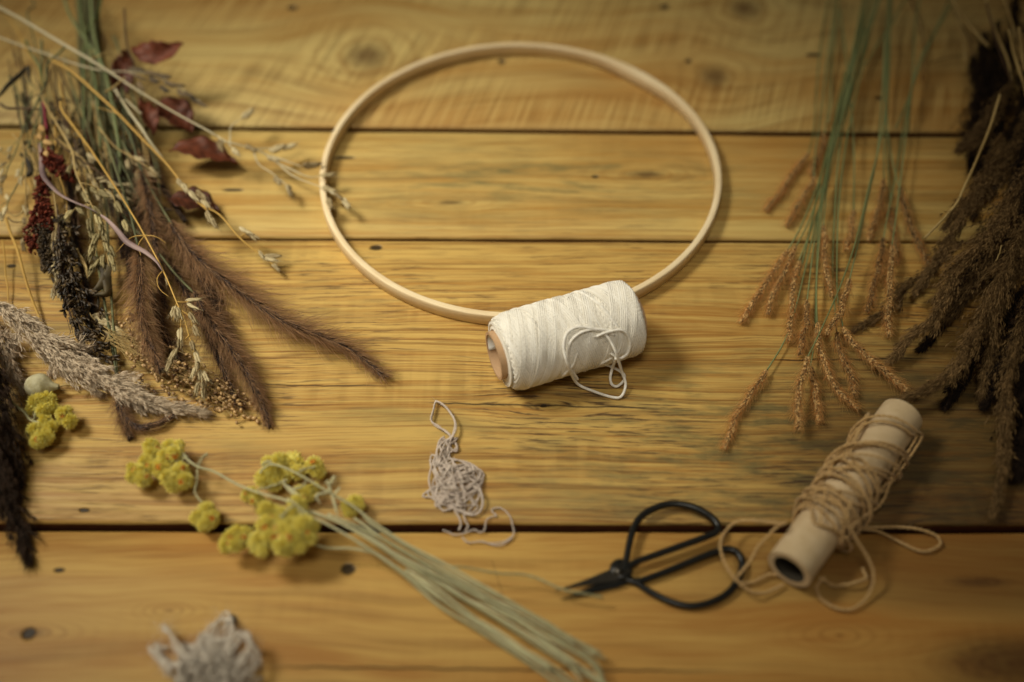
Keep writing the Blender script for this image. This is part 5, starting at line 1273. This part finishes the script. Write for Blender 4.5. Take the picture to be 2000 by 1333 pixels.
# ------------------------------------------------------------------ dark reed plumes on the right
RG = 'brown reed plumes at the right'
RP = [
 ([(2060, 250, 40), (2020, 320, 38), (1986, 376, 36), (1944, 445, 32), (1886, 508, 27), (1850, 571, 22), (1823, 623, 17), (1781, 655, 12), (1742, 700, 6)], .0078, 3400, .62, 'large lit brown plume sweeping down left to the straight foxtail', None),
 ([(2080, 340, 34), (2030, 410, 32), (1990, 470, 30), (1962, 525, 28), (1934, 602, 24), (1897, 665, 20), (1871, 713, 16), (1829, 749, 13), (1775, 778, 11)], .0078, 3400, .6, 'large lit brown plume ending just behind the jute tube', None),
 ([(1960, 260, 30), (1935, 320, 29), (1913, 365, 28), (1881, 418, 25), (1844, 487, 20), (1813, 539, 15), (1790, 570, 10)], .0058, 2200, .55, 'slimmer brown plume left of the large lit ones', None),
 ([(1960, 470, 22), (1930, 510, 21), (1902, 548, 19), (1870, 600, 14), (1842, 632, 9)], .0055, 1400, .4, 'short brown plume tucked between the two large lit ones', None),
 ([(2010, 480, 26), (1975, 545, 24), (1946, 600, 21), (1938, 676, 15), (1918, 765, 7)], .0055, 1700, .5, 'brown plume hanging straight between the two lowest tips', None),
 ([(2050, 530, 28), (2010, 610, 26), (1980, 710, 22), (1965, 797, 16), (1960, 875, 11), (1944, 1000, 5)], .0052, 2000, .55, 'thin brown plume with the lowest tip, near the lowest board gap', None),
 ([(1880, 470, 8), (1830, 520, 8), (1781, 555, 7), (1750, 588, 6), (1724, 613, 4), (1671, 643, 2)], .0042, 700, .42, 'dark wispy plume lying flat behind the straight foxtail', None),
 ([(1975, 161, 34), (1950, 205, 32), (1912, 263, 27), (1878, 290, 22)], .0062, 1100, .4, 'dark plume at the back, under the straw stems', [(1923, -20, 44), (1935, 40, 42), (1955, 110, 38), (1975, 161, 34)]),
 ([(2010, 200, 34), (1990, 263, 32), (1938, 356, 27), (1893, 394, 22), (1846, 440, 15)], .0062, 1800, .45, 'brown plume behind the slimmer one, below the straw stem', None),
 ([(1900, 110, 16), (1910, 180, 16), (1900, 260, 14), (1896, 330, 9)], .0085, 1500, .28, 'dark ragged plume standing at the back left of the right bunch', [(1857, -10, 20), (1868, 30, 20), (1890, 70, 18), (1900, 110, 16)]),
 ([(2040, 60, 30), (2010, 140, 30), (1990, 230, 28), (1960, 310, 22), (1935, 380, 14)], .009, 2000, .3, 'dark bulky plume near the back of the right edge', None),
 ([(2080, 180, 44), (2040, 260, 42), (2010, 330, 38), (1990, 420, 30), (1965, 500, 22)], .009, 2200, .3, 'dark bulky plume at the middle of the right edge', None),
 ([(2090, 440, 34), (2050, 530, 31), (2020, 620, 26), (2000, 720, 18), (1992, 820, 9)], .008, 2000, .32, 'dark plume at the right edge, lower half', None),
 ([(2100, 560, 26), (2060, 660, 24), (2020, 760, 18), (2000, 860, 10), (1990, 930, 5)], .008, 1800, .28, 'dark plume lowest along the right edge', None),
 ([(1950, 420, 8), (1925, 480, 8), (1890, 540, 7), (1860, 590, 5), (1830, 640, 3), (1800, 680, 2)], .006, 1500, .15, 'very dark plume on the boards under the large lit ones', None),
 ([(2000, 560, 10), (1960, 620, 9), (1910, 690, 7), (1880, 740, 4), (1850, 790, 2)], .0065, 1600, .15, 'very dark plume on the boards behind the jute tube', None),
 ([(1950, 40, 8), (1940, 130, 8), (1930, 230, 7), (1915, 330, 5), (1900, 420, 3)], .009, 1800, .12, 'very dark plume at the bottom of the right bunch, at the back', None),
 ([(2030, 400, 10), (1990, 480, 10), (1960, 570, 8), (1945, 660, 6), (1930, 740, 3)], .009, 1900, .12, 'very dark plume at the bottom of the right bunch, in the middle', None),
 ([(1985, -30, 30), (1978, 60, 30), (1962, 150, 28), (1950, 240, 24), (1925, 320, 16)], .010, 2200, .2, 'dark full plume in the back right corner, left of the bright straw pair', None),
 ([(2030, -30, 36), (2024, 80, 36), (2016, 180, 34), (2000, 290, 30), (1975, 370, 22)], .010, 2200, .2, 'dark full plume in the back right corner, under the bright straw pair', None),
 ([(1925, 60, 18), (1922, 130, 18), (1915, 190, 16), (1906, 250, 12)], .008, 1400, .3, 'dark tufted plume beside the ragged one at the back', None),
 ([(2010, 300, 20), (1985, 370, 20), (1950, 440, 17), (1915, 510, 12), (1880, 560, 7)], .008, 2000, .22, 'dark plume filling between the slimmer plume and the large lit one', None),
 ([(2060, 520, 18), (2020, 600, 17), (1985, 660, 14), (1950, 730, 9), (1925, 790, 4)], .008, 2000, .22, 'dark plume filling under the thin plume at the right', None),
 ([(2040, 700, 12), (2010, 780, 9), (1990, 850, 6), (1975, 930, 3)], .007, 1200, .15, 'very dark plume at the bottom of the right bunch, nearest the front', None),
]
for pts, wd, n, tn, lab, sp_ in RP:
    plume('brown_reed_plume', lab, pts, wd, dreed_m if tn < .35 else reed_m, int(n * 2.3), RG, .0031, .00022, tone=tn, stem_pts=sp_, stem_mat=brownstem)  # lowest plumes get a darker colour that paints the near-black gaps
for k, (pts, m, r, lab) in enumerate([
    ([(1953, 186, 42), (1935, 245, 40), (1908, 311, 36), (1885, 360, 33), (1863, 405, 28), (1806, 466, 20)], straw, .9, 'straw stem lying over the dark plumes down to the foxtails'),
    ([(1860, -15, 30), (1870, 18, 30), (1895, 52, 28), (1932, 92, 26)], straw, 1.1, 'straw offcut at the back beside the green stems'),
    ([(1857, -15, 26), (1866, 20, 25), (1876, 50, 23), (1886, 120, 18)], straw, 1.0, 'shorter straw stem bending down at the back'),
    ([(1922, -15, 44), (1935, 30, 42), (1944, 60, 40), (1965, 110, 36), (1978, 160, 32)], straw, 1.0, 'straw stem of the dark plume at the back'),
    ([(1970, 58, 50), (1980, 100, 48), (1992, 140, 46), (2004, 190, 42)], straw, 1.0, 'bright straw stem at the right edge, left of its pair'),
    ([(1990, 55, 52), (1994, 90, 50), (2002, 140, 47)], straw, 1.0, 'bright straw stem nearest the right edge'),
    ([(1955, -15, 48), (1972, 30, 46), (1980, 60, 44), (1986, 100, 42)], straw, .8, 'dim straw stem behind the bright pair'),
    ([(1956, 480, 34), (1950, 500, 33), (1945, 512, 32)], straw, .35, 'tiny straw splinter on the large lit plume'),
    ([(1816, 122, 5), (1860, 112, 7), (1915, 104, 9)], brownstem, .35, 'hair thin dark stalk jutting from the dark ragged plume')]):
    mb = MB(); stem_tube(mb, pts, r, r * .85, .5)
    tag(mb.build('straw_stem' if m is not brownstem else 'dry_twig', m), lab, 'stem', 'straw stems in the right bunch')

# ------------------------------------------------------------------ camera, light
cam = bpy.data.cameras.new('camera'); co = bpy.data.objects.new('camera', cam); COL.objects.link(co)
co.location = EYE; co.rotation_euler = (math.pi / 2 - PITCH, 0, 0)
cam.lens = FOCAL; cam.sensor_width = 36; cam.clip_start = .01; cam.clip_end = 20
cam.dof.use_dof = True
foc = P(1010, 630, 16)
cam.dof.focus_distance = float((foc - EYE).dot(FWD)); cam.dof.aperture_fstop = 2.25
scene.camera = co

def aim(o, frm, to):
    from mathutils import Vector
    o.location = frm
    o.rotation_euler = (Vector(to) - Vector(frm)).to_track_quat('-Z', 'Y').to_euler()
tgt = np.array([-.118, .468, 0])
L = bpy.data.lights.new('window_light', 'SPOT'); lo = bpy.data.objects.new('window_light', L); COL.objects.link(lo)
aim(lo, tgt + np.array([-.72, .16, 1.0]), tgt)
L.energy = 116; L.color = (1.0, .94, .785); L.shadow_soft_size = .26
L.spot_size = math.radians(27.5); L.spot_blend = 1.0

L2 = bpy.data.lights.new('added_fill', 'SPOT'); l2 = bpy.data.objects.new('added_fill', L2); COL.objects.link(l2)  # fill spot added in front to brighten the spool and the middle
aim(l2, tgt + np.array([-.05, -.4, 1.1]), np.array([-.045, .43, 0]))
L2.energy = 54; L2.color = (1.0, .93, .78); L2.shadow_soft_size = .3
L2.spot_size = math.radians(23); L2.spot_blend = 1.0
w = bpy.data.worlds.new('World'); scene.world = w; w.use_nodes = True
bg = w.node_tree.nodes['Background']; bg.inputs[0].default_value = (1.0, .82, .56, 1); bg.inputs[1].default_value = .075
vs = scene.view_settings
vs.view_transform = 'Standard'; vs.look = 'None'; vs.exposure = 0; vs.gamma = 1; vs.use_curve_mapping = False
for o in COL.objects:
    if '_org' in o: del o['_org']
